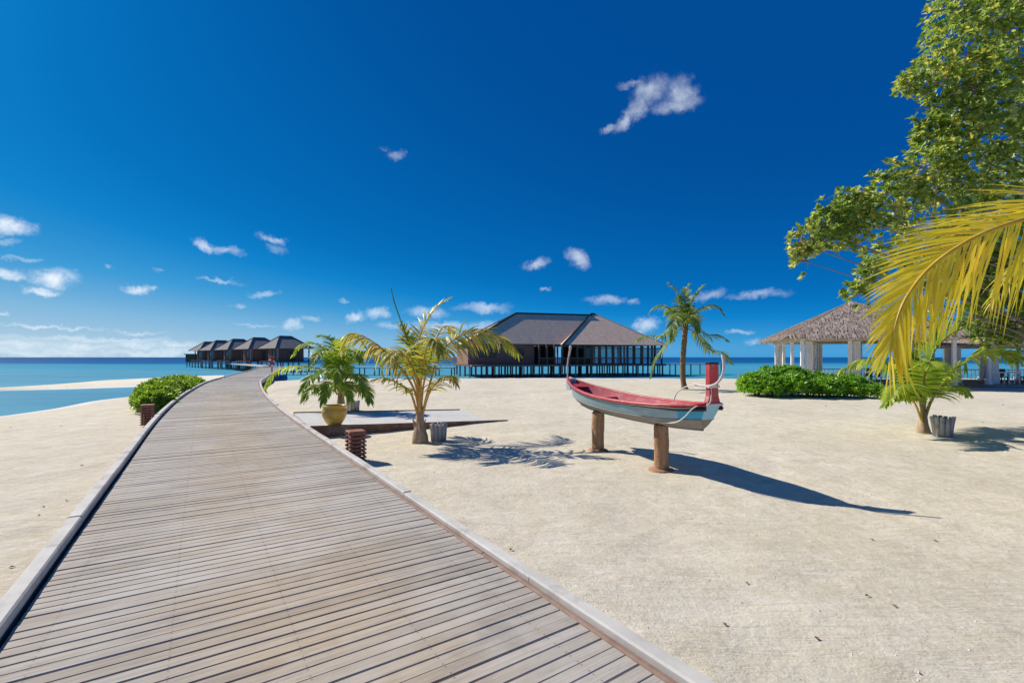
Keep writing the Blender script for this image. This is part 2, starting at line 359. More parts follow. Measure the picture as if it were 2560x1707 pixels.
M['bark'] = mottled('pale_bark', (.16, .13, .105), (.30, .26, .22), 5, .9, .1, (1, 1, .3), .7, .02)
M['thatch'] = mottled('grey_brown_thatch', (.26, .20, .17), (.44, .36, .31), 5, .95, .05, (1, 1, 1), .6, .03, dirt=((.40, .34, .28), 9, .6))
M['thatch_strand'] = leafmat('thatch_strands', [(.1, (.20, .15, .125)), (.45, (.36, .285, .245)), (.8, (.52, .43, .37)), (1.0, (.62, .51, .41))], .08, .9, .05)
M['white'] = mottled('white_paint', (.80, .79, .76), (.88, .87, .85), 3, .5, .3, bump=.05)
M['cream'] = mottled('cream_timber', (.50, .45, .35), (.62, .57, .47), 3, .6, .2)
M['stone'] = mottled('grey_stone', (.30, .27, .24), (.44, .41, .37), 4, .9, .1)
M['shingle'] = mottled('brown_grey_shingles', (.56, .385, .29), (.76, .56, .43), 1.6, .85, .15, (1, 1, 3), .6, .05, dirt=((.74, .57, .44), .8, .6))
M['shingle_dark'] = mottled('slate_blue_thatch', (.20, .185, .18), (.30, .275, .26), 1.2, .85, .15, (1, 1, 3), .6, .05)
M['cap'] = mottled('dark_ridge_cap', (.035, .03, .03), (.06, .05, .05), 3, .8, .15)
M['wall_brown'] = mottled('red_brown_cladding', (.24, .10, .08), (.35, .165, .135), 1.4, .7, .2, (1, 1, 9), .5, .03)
M['wall_light'] = mottled('sunlit_cladding', (.26, .13, .09), (.36, .20, .15), 1.4, .7, .2, (6, 6, 1), .5, .03)  # paler copy of the cladding, sun on the end wall put into colour
M['post_dark'] = mottled('dark_timber_post', (.115, .062, .048), (.19, .108, .084), 2, .7, .2)
M['post_pale'] = mottled('bleached_pile', (.22, .20, .19), (.36, .33, .31), 1.5, .85, .1)
M['room_shade'] = mottled('dim_interior', (.05, .035, .03), (.08, .055, .05), 1, .8, .1)  # shade of the interior put into a dark colour
M['boat_red'] = mottled('red_boat_paint', (.42, .035, .04), (.55, .07, .07), 5, .42, .35, bump=.15, dirt=((.60, .26, .24), 6, .55))
M['boat_inside'] = mottled('faded_red_interior', (.42, .075, .10), (.55, .16, .18), 4, .6, .2, dirt=((.66, .42, .40), 3, .5))
M['boat_blue'] = mottled('grey_blue_boat_paint', (.22, .35, .40), (.33, .46, .49), 4, .5, .3, (.6, 3, 3), .3, dirt=((.40, .36, .30), 4.5, .75))
M['boat_bright'] = mottled('bright_blue_boat_paint', (.03, .30, .50), (.06, .40, .60), 4, .4, .35, bump=.1)
M['boat_sky'] = mottled('pale_blue_boat_paint', (.25, .52, .68), (.36, .60, .73), 4, .4, .35, bump=.1)
M['boat_grey'] = mottled('olive_grey_bottom_paint', (.20, .195, .17), (.30, .29, .265), 3, .6, .2, (.6, 2, 2), .2, dirt=((.30, .20, .15), 3, .6))
M['black'] = mottled('black_paint', (.012, .012, .014), (.022, .02, .022), 4, .45, .35)
M['rope'] = mottled('white_rope', (.62, .60, .56), (.76, .74, .70), 30, .8, .1)
M['pole'] = mottled('pinkish_white_pole', (.52, .46, .46), (.68, .62, .61), 6, .5, .3)
M['buoy_red'] = mottled('orange_red_buoy', (.62, .06, .03), (.70, .10, .05), 6, .4, .4, bump=.05)
def pane_mat():
    m, nd, ln, out = newmat('window_glass')
    p = bsdf(nd, ln, None, (.10, .13, .15), .06, .6)
    t = nd.new('ShaderNodeBsdfTransparent'); t.inputs[0].default_value = (.80, .88, .90, 1)
    mx = nd.new('ShaderNodeMixShader'); mx.inputs[0].default_value = .62
    ln.new(p.outputs[0], mx.inputs[1]); ln.new(t.outputs[0], mx.inputs[2]); ln.new(mx.outputs[0], out.inputs[0])
    return m
M['pane'] = pane_mat()

# ------------------------------------------------------------------ sea and sand
SEA = -1.1
_rs = np.random.RandomState(3); _lat = _rs.rand(256, 256)
def vnoise(x, y):
    x = np.asarray(x, float); y = np.asarray(y, float)
    xi = np.floor(x).astype(int); yi = np.floor(y).astype(int); fx = x - xi; fy = y - yi
    fx = fx * fx * (3 - 2 * fx); fy = fy * fy * (3 - 2 * fy)
    g = lambda a, b: _lat[a % 256, b % 256]
    return (g(xi, yi) * (1 - fx) + g(xi + 1, yi) * fx) * (1 - fy) + (g(xi, yi + 1) * (1 - fx) + g(xi + 1, yi + 1) * fx) * fy
BW_Z = 0.25
CL = [(3.40, -4.0), (1.05, -.55), (-.96, 2.45), (-4.50, 7.95), (-8.15, 13.7), (-11.9, 20.0), (-15.4, 26.3), (-18.7, 32.6), (-21.6, 39.0), (-24.6, 45.7), (-27.4, 52.3), (-31.2, 61.0), (-35.8, 71.0), (-41.0, 82.0)]
def catmull(P, n=16):
    P = [Vector((*p, 0)) if len(p) == 2 else Vector(p) for p in P]
    P = [P[0] * 2 - P[1]] + P + [P[-1] * 2 - P[-2]]; out = []
    for i in range(1, len(P) - 2):
        a, b, c, d = P[i - 1], P[i], P[i + 1], P[i + 2]
        for k in range(n):
            t = k / n
            out.append(.5 * ((2 * b) + (c - a) * t + (2 * a - 5 * b + 4 * c - d) * t * t + (3 * b - a - 3 * c + d) * t ** 3))
    out.append(P[-2]); return out
path = catmull(CL, 24)
cum = [0.0]
for a, b in zip(path, path[1:]): cum.append(cum[-1] + (b - a).length)
def along(s):
    i = min(max(int(np.searchsorted(cum, s)) - 1, 0), len(path) - 2)
    t = (s - cum[i]) / (cum[i + 1] - cum[i])
    return path[i].lerp(path[i + 1], t), (path[i + 1] - path[i]).normalized()
_pn = np.array([(p.x, p.y) for p in path])
def path_offset(x, y):               # signed distance to the boardwalk's centre line, + to its right
    d = np.hypot(x[..., None] - _pn[:, 0], y[..., None] - _pn[:, 1]); k = np.argmin(d, -1)
    k2 = np.minimum(k + 1, len(_pn) - 1); k1 = np.maximum(k - 1, 0)
    tx = _pn[k2, 0] - _pn[k1, 0]; ty = _pn[k2, 1] - _pn[k1, 1]; l = np.hypot(tx, ty)
    return ((x - _pn[k, 0]) * ty - (y - _pn[k, 1]) * tx) / l
HALF = 1.5
_fp = np.random.RandomState(12)
FOOT = []
for _k in range(9):                  # wandering tracks of footprints
    fx, fy, fa = _fp.uniform(-19, -6), _fp.uniform(4, 24), _fp.uniform(0, 6.28)
    for _i in range(16):
        fa += _fp.normal(0, .12); fx += math.cos(fa) * .62; fy += math.sin(fa) * .62
        FOOT.append((fx - math.sin(fa) * (.11 if _i % 2 else -.11), fy + math.cos(fa) * (.11 if _i % 2 else -.11), .11, _fp.uniform(.02, .04)))
for _k in range(420): FOOT.append((_fp.uniform(-24, -4), _fp.uniform(3, 30), _fp.uniform(.09, .22), _fp.uniform(.008, .028)))
for _k in range(260): FOOT.append((_fp.uniform(-2, 13), _fp.uniform(4, 26), _fp.uniform(.09, .25), _fp.uniform(.004, .016)))
def foot(x, y):
    z = np.zeros_like(x)
    if x.size < 50: return z
    for (fx, fy, fr, fd) in FOOT:
        i0, i1 = np.searchsorted(gx, [fx - fr * 3, fx + fr * 3]); j0, j1 = np.searchsorted(gy, [fy - fr * 3, fy + fr * 3])
        sl = (slice(j0, j1), slice(i0, i1)); q = ((x[sl] - fx) ** 2 + (y[sl] - fy) ** 2) / fr ** 2
        z[sl] += fd * (1.1 * np.exp(-((np.sqrt(q) - 1.35) ** 2) * 6) * .5 - np.exp(-q * 1.2))
    return z
def ground(x, y, off=None):
    x = np.asarray(x, float); y = np.asarray(y, float)
    xs = np.interp(y, [-30, 0, 25, 37, 60], [-21, -23.5, -26, -29, -33]) + (vnoise(y * .18 + 9, y * 0) - .5) * 1.6
    dl = x - xs
    df = 49.0 + (vnoise(x * .07 + 3, x * 0 + 5) - .5) * 2.5 - y - np.maximum(x - 30, 0) * .12
    zl = np.where(dl > 0, SEA + dl * .085 - np.maximum(dl - 8, 0) * .02, SEA + dl * .10)
    zf = SEA + df * .24
    z = np.minimum(zl, zf)
    z = np.where(z > -.12, -.12 + .12 * (1 - np.exp(-(z + .12) / .12)), z)
    land = np.clip((z + 1.05) / .5, 0, 1)
    z = z + land * ((vnoise(x * .33, y * .33) - .5) * .10 + (vnoise(x * 1.3, y * 1.3) - .5) * .035 + (vnoise(x * 3.7, y * 3.7) - .5) * .014)
    z = z + foot(x, y)
    if off is not None:              # sand banked against the deck near the viewer, kept below the planks under it
        bank = np.clip((9.0 - y) / 4.5, 0, 1)
        z = z + bank * .17 * np.exp(-np.maximum(off - HALF, 0) / 1.8) * (off > HALF - .3)
        z = np.where(np.abs(off) < HALF + .12, np.minimum(z, .06), z)
    return np.clip(z, -3.0, None)
def gz(x, y):
    X = np.array([x], float); Y = np.array([y], float)
    return float(ground(X, Y, path_offset(X, Y))[0])
def axis(segs):
    out = []
    for a, b, st in segs: out += list(np.arange(a, b, st))
    out.append(segs[-1][1]); return np.array(out)
gx = axis([(-90, -40, 2.5), (-40, -24, .5), (-24, 14, .12), (14, 30, .4), (30, 90, 2.5)])
gy = axis([(-25, 0, 1.0), (0, 20, .10), (20, 34, .25), (34, 56, .6), (56, 70, 2)])
X, Y = np.meshgrid(gx, gy)
Z = ground(X, Y, path_offset(X, Y))
ny, nx = X.shape
idx = np.arange(nx * ny).reshape(ny, nx)
quads = np.stack([idx[:-1, :-1], idx[:-1, 1:], idx[1:, 1:], idx[1:, :-1]], -1).reshape(-1, 4)
me = bpy.data.meshes.new('sand_ground')
me.vertices.add(nx * ny); me.vertices.foreach_set('co', np.stack([X, Y, Z], -1).reshape(-1).astype(np.float32))
me.loops.add(quads.size); me.loops.foreach_set('vertex_index', quads.reshape(-1).astype(np.int32))
me.polygons.add(len(quads)); me.polygons.foreach_set('loop_start', np.arange(0, quads.size, 4, dtype=np.int32))
me.update(calc_edges=True); me.materials.append(M['sand'])
me.polygons.foreach_set('use_smooth', [True] * len(quads))
link('sand_ground', me, kind='structure', label='pale raked coral sand of the island and beach')
b = MB(); BIG = 60000
b.add([(-BIG, -300, SEA), (BIG, -300, SEA), (BIG, BIG, SEA), (-BIG, BIG, SEA)], [(0, 1, 2, 3)])
b.build('sea', M['water'], kind='structure', label='turquoise lagoon and open sea')
b = MB(); b.add([(-BIG, -300, -3.2), (BIG, -300, -3.2), (BIG, BIG, -3.2), (-BIG, BIG, -3.2)], [(0, 1, 2, 3)])
b.build('seabed', M['sand'], kind='structure', label='sandy sea floor')
# sandbar: low spit lying off the beach
lo = [(-220, 982), (-60, 979), (40, 976), (150, 974), (260, 971), (383, 967), (470, 962), (560, 955)]
up = [(-220, 980), (-60, 976), (40, 970), (150, 961), (260, 951), (383, 944), (470, 940), (560, 938)]
b = MB(); n = 28; rows = 7
for i in range(n):
    t = i / (n - 1) * (len(lo) - 1); k = min(int(t), len(lo) - 2); f = t - k
    l0 = Vector(lo[k]).lerp(Vector(lo[k + 1]), f); u0 = Vector(up[k]).lerp(Vector(up[k + 1]), f)
    A = on(l0.x, l0.y, SEA); B = on(u0.x, u0.y, SEA)
    for j in range(rows):
        s = j / (rows - 1); p = A.lerp(B, s)
        h = math.sin(math.pi * s) ** .7 * .20 * min(1, i / 6) + (-.05 if j in (0, rows - 1) else 0.02) + random.uniform(-.01, .01)
        b.v.append((p.x, p.y, SEA + h))
for i in range(n - 1):
    for j in range(rows - 1):
        b.f.append((i * rows + j, (i + 1) * rows + j, (i + 1) * rows + j + 1, i * rows + j + 1)); b.m.append(0)
b.build('sandbar', M['sandbar'], smooth=True, kind='structure', label='low pale sandbar in the lagoon off the beach')

# ------------------------------------------------------------------ boardwalk
deck = MB()
N = 140
for i in range(N):
    for sx in (-1, 1):
        p, t = along(cum[-1] * i / (N - 1)); q = p + Vector((t.y, -t.x, 0)) * sx * (HALF - .04)
        deck.v += [(q.x, q.y, BW_Z - .05), (q.x, q.y, BW_Z - .16)]
for i in range(N - 1):
    a = i * 4; c = a + 4
    for f in ((a, a + 2, c + 2, c), (a + 1, c + 1, c + 3, a + 3), (a, c, c + 1, a + 1), (a + 2, a + 3, c + 3, c + 2)): deck.f.append(f); deck.m.append(0)
boardwalk = deck.build('boardwalk', M['dark_gap'], kind='structure', label='curving boardwalk of weathered grey planks')
PW, PITCH = .0955, .1020
def plank_mesh(L, w=PW, h=.032, ch=.006):
    m = MB(); prof = [(-w / 2, -h), (w / 2, -h), (w / 2, -ch), (w / 2 - ch, 0), (-w / 2 + ch, 0), (-w / 2, -ch)]
    for sx in (-1, 1):
        for (y, z) in prof: m.v.append((sx * L / 2, y, z))
    for i in range(6): m.f.append((i, (i + 1) % 6, 6 + (i + 1) % 6, 6 + i)); m.m.append(0)
    m.f += [tuple(reversed(range(6))), tuple(range(6, 12))]; m.m += [0, 0]
    return m
pm = bpy.data.meshes.new('plank'); _p = plank_mesh(2 * HALF - .06); pm.from_pydata(_p.v, [], _p.f); pm.materials.append(M['plank'])
s0 = 3.6; s = s0; k = 0; far = MB()
while s < cum[-1] - .1:
    p, t = along(s); ang = math.atan2(-t.x, t.y) + R(random.gauss(0, .16)) + R(3.0) * max(0, 1 - k / 60)
    dz = random.uniform(-.003, .002)
    if k < 300:
        o = link('plank', pm, boardwalk, (p.x, p.y, BW_Z + dz)); o.rotation_euler = (R(random.uniform(-.4, .4)), 0, ang)
    else:
        Mx = Matrix.Translation((p.x, p.y, BW_Z + dz)) @ Matrix.Rotation(ang, 4, 'Z')
        far.add([Mx @ Vector(v) for v in _p.v], _p.f)
    s += PITCH + (random.choice([-.0045, -.004, -.0035, -.003, -.003, -.002, 0, .003]) if k != 27 else .012); k += 1
far.build('distant_planks', M['plank'], boardwalk, kind='stuff')
def kerb_run(side, inner, outer, z0, z1, length, name, mat, s_from=3.3, s_to=None, jit=.006):
    s = s_from; end = s_to or cum[-1]
    while s < end - .1:
        e = min(s + length * random.uniform(.9, 1.1), end); m = MB(); ns = 5; ch = .012; dz = random.uniform(-jit, jit)
        prof = [(inner, z0), (outer, z0), (outer, z1 - ch), (outer - ch * 1.0, z1), (inner + ch, z1), (inner, z1 - ch)]
        for i in range(ns):
            p, t = along(s + .004 + (e - s - .008) * i / (ns - 1)); nn = Vector((t.y, -t.x, 0)) * side
            for (o_, z) in prof: q = p + nn * o_; m.v.append((q.x, q.y, z + dz))
        for i in range(ns - 1):
            for j in range(6): m.f.append((i * 6 + j, i * 6 + (j + 1) % 6, i * 6 + 6 + (j + 1) % 6, i * 6 + 6 + j)); m.m.append(0)
        m.f += [tuple(reversed(range(6))), tuple(range((ns - 1) * 6, ns * 6))]; m.m += [0, 0]
        m.build(name, mat, boardwalk); s = e
kerb_run(1, HALF + .01, HALF + .115, .02, BW_Z + .05, 2.4, 'kerb_beam', M['kerb'])
kerb_run(1, HALF - .042, HALF + .004, BW_Z - .03, BW_Z + .018, 2.9, 'edging_strip', M['edge_red'], 3.3, 40)
kerb_run(-1, HALF - .005, HALF + .105, BW_Z + .02, BW_Z + .095, 2.6, 'kerb_beam', M['kerb'])
kerb_run(-1, HALF + .0, HALF + .10, .0, BW_Z + .016, 2.6, 'side_board', M['edge_red'], 3.3, 50)
s = 45.0
while s < cum[-1]:
    p, t = along(s); nn = Vector((t.y, -t.x, 0))
    for sd in (-1, 1):
        q = p + nn * sd * 1.35
        m = MB(); m.tube([(0, 0, 0), (0, 0, BW_Z + 2.9)], .11, 8); m.build('post', M['post_pale'], boardwalk, loc=(q.x, q.y, -3.05))
    s += 3.0
s = 5.0
while s < 45:                                     # bearers the deck rests on where it runs over the sand
    p, t = along(s); m = MB(); h = BW_Z - .165 - (-.5)
    m.box((0, 0, h / 2), (2.6, .14, h)); m.build('bearer', M['dark_gap'], boardwalk, loc=(p.x, p.y, -.5), rz=math.atan2(-t.x, t.y)); s += 2.5

# ------------------------------------------------------------------ ramp beside the boardwalk
ra, rb_ = Vector((-4.78, 11.46, 0)), Vector((-6.62, 14.35, 0))       # corners at the boardwalk
rdir = Vector((.862, .507, 0)); RL = 5.4
root = empty('boardwalk_ramp', (ra.x, ra.y, 0), math.atan2(rdir.y, rdir.x), label='low pale ramp with brown side boards leaving the right side of the boardwalk', cat='ramp')
inv = Matrix.Rotation(-math.atan2(rdir.y, rdir.x), 4, 'Z')
wd = (inv @ (rb_ - ra)).y
m = MB(); zt0, zt1 = BW_Z - .006, .035
m.add([(0, .04, zt0), (RL - .03, .04, zt1), (RL - .03, wd - .04, zt1), (0, wd - .04, zt0), (0, .04, -.12), (RL - .03, .04, -.12), (RL - .03, wd - .04, -.12), (0, wd - .04, -.12)],
      [(0, 1, 2, 3), (4, 7, 6, 5), (0, 4, 5, 1), (1, 5, 6, 2), (2, 6, 7, 3), (3, 7, 4, 0)])
m.build('ramp_deck', M['ramp_top'], root)
for (y0, y1) in ((0, .036), (wd - .036, wd)):
    m = MB(); e = .03
    m.add([(0, y0, zt0 + e), (RL, y0, zt1 + e), (RL, y1, zt1 + e), (0, y1, zt0 + e), (0, y0, -.12), (RL, y0, -.12), (RL, y1, -.12), (0, y1, -.12)],
          [(0, 1, 2, 3), (4, 7, 6, 5), (0, 4, 5, 1), (1, 5, 6, 2), (2, 6, 7, 3), (3, 7, 4, 0)])
    m.build('side_board', M['ramp_side'], root)

# ------------------------------------------------------------------ slatted bollards
def bollard_parts():
    parts = []
    core = MB(); core.box((0, 0, .27), (.15, .15, .54)); parts.append(('core', core, M['bollard'], (0, 0, 0), 0))
    slat = MB(); slat.box((0, 0, 0), (.33, .028, .032), ch=.004)
    for i in range(15):
        z = .03 + i * .036; rz = 0 if i % 2 == 0 else math.pi / 2
        for sd in (-1, 1):
            off = (0, sd * .118, z) if i % 2 == 0 else (sd * .118, 0, z)
            parts.append(('slat', slat, M['bollard'], off, rz))
    cap = MB(); cap.box((0, 0, 0), (.30, .30, .03), ch=.006); parts.append(('cap', cap, M['bollard'], (0, 0, .575), 0))
    return parts
_bp = bollard_parts(); _bm = {}
def bollard(p, rz, label):
    r = empty('bollard', p, rz, label=label, cat='bollard', group='slatted bollards along the boardwalk')
    for (nm, mb, mt, off, a) in _bp:
        if id(mb) not in _bm:
            o = mb.build(nm, mt, r, loc=off, rz=a); _bm[id(mb)] = o.data
        else: link(nm, _bm[id(mb)], r, off, a)
    return r
def beside(sx, off):
    p, t = along(sx); n_ = Vector((t.y, -t.x, 0)); q = p + n_ * off
    return Vector((q.x, q.y, gz(q.x, q.y) - .02)), math.atan2(-t.x, t.y)
def s_near(x, y): return cum[int(np.argmin(np.hypot(_pn[:, 0] - x, _pn[:, 1] - y)))]
q, a = beside(s_near(-3.9, 8.2), HALF + .40); bollard(q, a, 'slatted red-brown bollard at the right kerb in front of the ramp')
q, a = beside(s_near(-9.3, 14.3), -(HALF + .36)); q.z = -.03; bollard(q, a, 'slatted red-brown bollard on the left kerb at the near end of the green bush')
q, a = beside(s_near(-13.3, 22.5), -(HALF + .31)); q.z = -.03; bollard(q, a, 'small slatted red-brown bollard standing halfway along the green bush by the left kerb')

# ------------------------------------------------------------------ pot
pp = on(836, 1064, .2)
m = MB()
m.lathe([(0, 0), (.13, 0), (.15, .012), (.175, .05), (.235, .14), (.285, .25), (.30, .33), (.292, .40), (.268, .445), (.27, .47), (.298, .49), (.30, .505), (.285, .515), (.255, .50), (.25, .45)], 32)
root = m.build('flower_pot', M['pot'], smooth=True, loc=pp, label='round golden yellow glazed pot on the edge of the ramp', cat='pot')
m = MB(); m.lathe([(.252, .44), (.15, .452), (0, .458)], 24); m.build('soil', M['soil'], root, smooth=True)

# ------------------------------------------------------------------ log tubs by the palms
def stave_tub(p, R0, H, label, seed, splay=.03):
    rnd = random.Random(seed); r = empty('wooden_tub', p, label=label, cat='tub', group='driftwood tubs beside the palms')
    n_ = 11
    for i in range(n_):
        q_ = 2 * math.pi * i / n_ + rnd.uniform(-.06, .06); h = H * rnd.uniform(.93, 1.04); w = R0 * .34 * rnd.uniform(.85, 1.1)
        m = MB(); c, s_ = math.cos(q_), math.sin(q_)
        m.tube([(c * R0, s_ * R0, 0), (c * (R0 + splay * .5), s_ * (R0 + splay * .5), h * .6), (c * (R0 + splay), s_ * (R0 + splay), h - w * .25), (c * (R0 + splay), s_ * (R0 + splay), h)], [w, w * 1.02, w, w * .82], 8)
        m.build('stave', M['stave'], r, smooth=True)
    m = MB(); m.lathe([(0, .02), (R0 * .9, .02), (R0 * .95, H * .72), (0, H * .74)], 16); m.build('core', M['soil'], r)
    return r
def ground_pt(x, y, it=3):
    z = 0
    for _ in range(it): p = on(x, y, z); z = gz(p.x, p.y)
    return Vector((p.x, p.y, z))
p = ground_pt(1096, 1102); p.z -= .02; stave_tub(p, .13, .42, 'weathered grey tub of wooden staves beside the big young palm near the ramp', 1)
p = ground_pt(882, 1026); p.z -= .02; stave_tub(p, .17, .38, 'dark grey stave tub behind the yellow pot', 2)
p = ground_pt(2357, 1090); p.z -= .02; stave_tub(p, .135, .48, 'grey stave tub beside the young palm on the far right', 3, .06)

# ------------------------------------------------------------------ boat on two posts
A0 = Vector((2.50, 8.10, 0)); ax = Vector((.42, -.907, 0)).normalized()
L_ = 4.05
root = empty('dhoni_boat', (A0.x, A0.y, 0), math.atan2(ax.y, ax.x), label='small red and grey-blue wooden boat with tall curved ends, raised on two log posts', cat='boat')
S = [0, .05, .12, .2, .3, .42, .55, .68, .8, .9, .96, 1]
KE = [1.16, 1.00, .90, .845, .81, .79, .775, .77, .775, .79, .80, .81]
GU = [1.44, 1.37, 1.30, 1.245, 1.195, 1.155, 1.135, 1.13, 1.14, 1.165, 1.185, 1.20]
HB = [.03, .13, .235, .325, .405, .455, .47, .455, .405, .31, .22, .15]
def bx(s, z=None): return -2.95 + L_ * s
def sec(i, side, inset=0.0):
    s = S[i]; ke, gu, hb = KE[i], GU[i], max(HB[i] - inset, .008)
    rake = lambda z: -.20 * max(0, (s - .8) / .2) * (1 - (z - ke) / (gu - ke)) + (.30 * max(0, (.14 - s) / .14) * (1 - (z - ke) / (gu - ke)))
    zc = ke + .42 * (gu - ke)
    P = []
    for (f, z) in ((0.02, ke + inset * .6), (.45, ke + .17 * (gu - ke) + inset * .4), (.78, zc), (.93, ke + .72 * (gu - ke)), (1.0, gu)):
        P.append((bx(s) + rake(z), side * f * hb, z))
    return P
def strake(j0, j1, name, mat, inset=0.0, flip=False, i0=0, i1=len(S) - 1, out=0.0):
    m = MB()
    for side in (-1, 1):
        base = len(m.v)
        for i in range(i0, i1 + 1):
            P = sec(i, side, inset)
            for j in range(j0, j1 + 1): m.v.append((P[j][0], P[j][1] + side * out, P[j][2]))
        w = j1 - j0 + 1
        for i in range(i1 - i0):
            for j in range(w - 1):
                f = (base + i * w + j, base + (i + 1) * w + j, base + (i + 1) * w + j + 1, base + i * w + j + 1)
                m.f.append(f if side > 0 else tuple(reversed(f))); m.m.append(0)
    return m.build(name, mat, root, smooth=True)
strake(0, 2, 'lower_hull', M['boat_grey'])
strake(2, 4, 'upper_hull', M['boat_blue'], i1=9)
strake(2, 4, 'stern_panel', M['boat_bright'], i0=9)
strake(0, 4, 'interior', M['boat_inside'], inset=.035)
m = MB(); i = len(S) - 1                                   # flat raked transom
Pl, Pr = sec(i, 1), sec(i, -1)
for k in range(4): m.add([Pl[k], Pl[k + 1], Pr[k + 1], Pr[k]], [(0, 3, 2, 1)], 0 if k < 2 else 1)
m.build('transom', [M['boat_grey'], M['boat_sky']], root)
for side in (-1, 1):                                        # gunwale rail with black line under it
    m = MB(); m.tube([(sec(i, side)[4][0], sec(i, side)[4][1] - side * .006, GU[i] + .004) for i in range(len(S))], .033, 6); m.build('gunwale', M['boat_red'], root, smooth=True)
    m = MB(); m.tube([(sec(i, side)[4][0], sec(i, side)[4][1] + side * .006, GU[i] - .032 - (.022 if S[i] > .85 else 0)) for i in range(len(S))], [.012] * 8 + [.02, .03, .034, .034], 6); m.build('black_stripe', M['black'], root, smooth=True)
    m = MB(); m.tube([(sec(i, side)[2][0], sec(i, side)[2][1] + side * .003, sec(i, side)[2][2]) for i in range(1, len(S))], .010, 6); m.build('rubbing_strake', M['boat_grey'], root, smooth=True)
m = MB(); m.tube([(sec(i, 1)[0][0], 0, KE[i] - .004) for i in range(len(S))], .018, 6); m.build('keel', M['boat_grey'], root, smooth=True)
for s_i, w in ((4, .33), (7, .36)):
    m = MB(); m.box((bx(S[s_i]), 0, GU[s_i] - .10), (.17, w * 2.1, .025), ch=.005); m.build('thwart', M['boat_inside'], root)
m = MB(); m.add([sec(0, 1)[4], sec(0, -1)[4], sec(2, -1)[4], sec(2, 1)[4]], [(0, 1, 2, 3)]); m.v = [(x, y, z - .03) for x, y, z in m.v]; m.build('fore_deck', M['boat_red'], root)
m = MB()                                                    # fore stem block, dark red inside of the bow
m.add([(bx(0) - .04, -.03, 1.17), (bx(0) - .04, .03, 1.17), (bx(0) - .05, .03, 1.46), (bx(0) - .05, -.03, 1.46), (bx(.05), -.09, 1.20), (bx(.05), .09, 1.20), (bx(.045), .07, 1.43), (bx(.045), -.07, 1.43)],
      [(0, 3, 2, 1), (4, 5, 6, 7), (0, 1, 5, 4), (3, 7, 6, 2), (0, 4, 7, 3), (1, 2, 6, 5)])
m.build('stem', M['boat_blue'], root)
m = MB()                                                    # broad red stern board
prof = [(.135, 1.19), (.125, 1.24), (.092, 1.33), (.086, 1.44), (.092, 1.56), (.094, 1.74), (.090, 1.80)]
x0 = bx(1) - .03
for dx in (-.035, .035):
    for sgn in (-1, 1):
        for (w, z) in (prof if sgn < 0 else reversed(prof)): m.v.append((x0 + dx - (z - 1.2) * .0, sgn * w, z))
n = len(prof) * 2
m.f = [tuple(reversed(range(n))), tuple(range(n, 2 * n))] + [(i, (i + 1) % n, n + (i + 1) % n, n + i) for i in range(n)]; m.m = [0] * len(m.f)
sb = m.build('stern_board', M['boat_red'], root)
m = MB(); m.box((x0, 0, 1.812), (.08, .19, .028), ch=.004); m.build('board_cap', M['black'], sb)
m = MB(); m.box((x0, 0, 1.47), (.10, .215, .035), ch=.006); m.build('white_band', M['rope'], sb)
m = MB(); m.box((x0 + .01, 0, 1.205), (.11, .32, .035), ch=.006); m.build('white_sill', M['rope'], sb)
m = MB(); m.tube(catmull([(x0 - .30, -.06, 1.50), (x0 - .02, -.095, 1.475), (x0 + .13, -.06, 1.52), (x0 + .20, -.02, 1.64), (x0 + .21, 0, 1.80), (x0 + .19, 0, 1.93)], 6), [.019] * 25 + [.022] * 6, 7); m.build('stern_horn', M['pole'], root, smooth=True)
m = MB(); m.tube(catmull([(bx(0) - .03, 0, 1.42), (bx(0) - .055, 0, 1.62), (bx(0) - .02, 0, 1.84), (bx(0) + .05, 0, 2.02), (bx(0) + .09, 0, 2.16)], 6), [.013] * 8 + [.016] * 8 + [.022] * 5 + [.03] * 3 + [.02], 7); m.build('bow_horn', M['pole'], root, smooth=True)
m = MB(); m.tube(catmull([(bx(.72), .30, 1.14), (bx(.78), .14, 1.31), (bx(.86), 0, 1.43), (bx(.93), -.04, 1.47), (x0, -.11, 1.46)], 6), .009, 6); m.build('rope', M['rope'], root, smooth=True)
yb = -1
m = MB(); m.tube(catmull([(x0 - .02, yb * .13, 1.23), (bx(.965), yb * .262, 1.15), (bx(.93), yb * .300, 1.00), (bx(.88), yb * .285, .90), (bx(.80), yb * .255, .855)], 6), .009, 6); m.build('rope', M['rope'], root, smooth=True)
m = MB(); m.tube(catmull([(x0 + .03, -.05, 1.47), (x0 + .05, -.07, 1.36), (x0 + .06, -.10, 1.25), (x0 + .02, -.14, 1.20)], 6), .008, 6); m.build('rope', M['rope'], root, smooth=True)
m = MB()
m.add([(bx(.985), -.14, 1.17), (bx(.985), .14, 1.17), (bx(.86), .27, 1.15), (bx(.86), -.27, 1.15)], [(0, 1, 2, 3)]); m.build('aft_deck', M['boat_red'], root)

def log_post(p, r, h, seed, label):
    rnd = random.Random(seed); prof = [(r * 1.03, 0), (r * 1.0, h * .2), (r * .98, h * .45), (r * 1.03, h * .55), (r, h * .8), (r * .98, h - .03), (r * .8, h), (0, h + .005)]
    o = MB().lathe(prof, 18, wob=lambda q, z: .05 * math.sin(3 * q + z * 5 + seed) + .04 * math.sin(7 * q + seed * 2)).build('log_post', M['log'], smooth=True, loc=p, label=label, cat='post', group='log posts carrying the boat')
    MB().lathe([(0, -.06), (r * 1.75, -.06), (r * 1.8, .0), (r * 1.6, .022), (r * 1.0, .035)], 20, wob=lambda q, z: .06 * math.sin(2 * q + seed)).build('base_ring', M['log'], o, smooth=True)
f1 = A0 - ax * 1.82
log_post((A0.x, A0.y, gz(A0.x, A0.y)), .12, .78 - gz(A0.x, A0.y), 1, 'brown log post under the stern half of the boat, nearer the viewer')
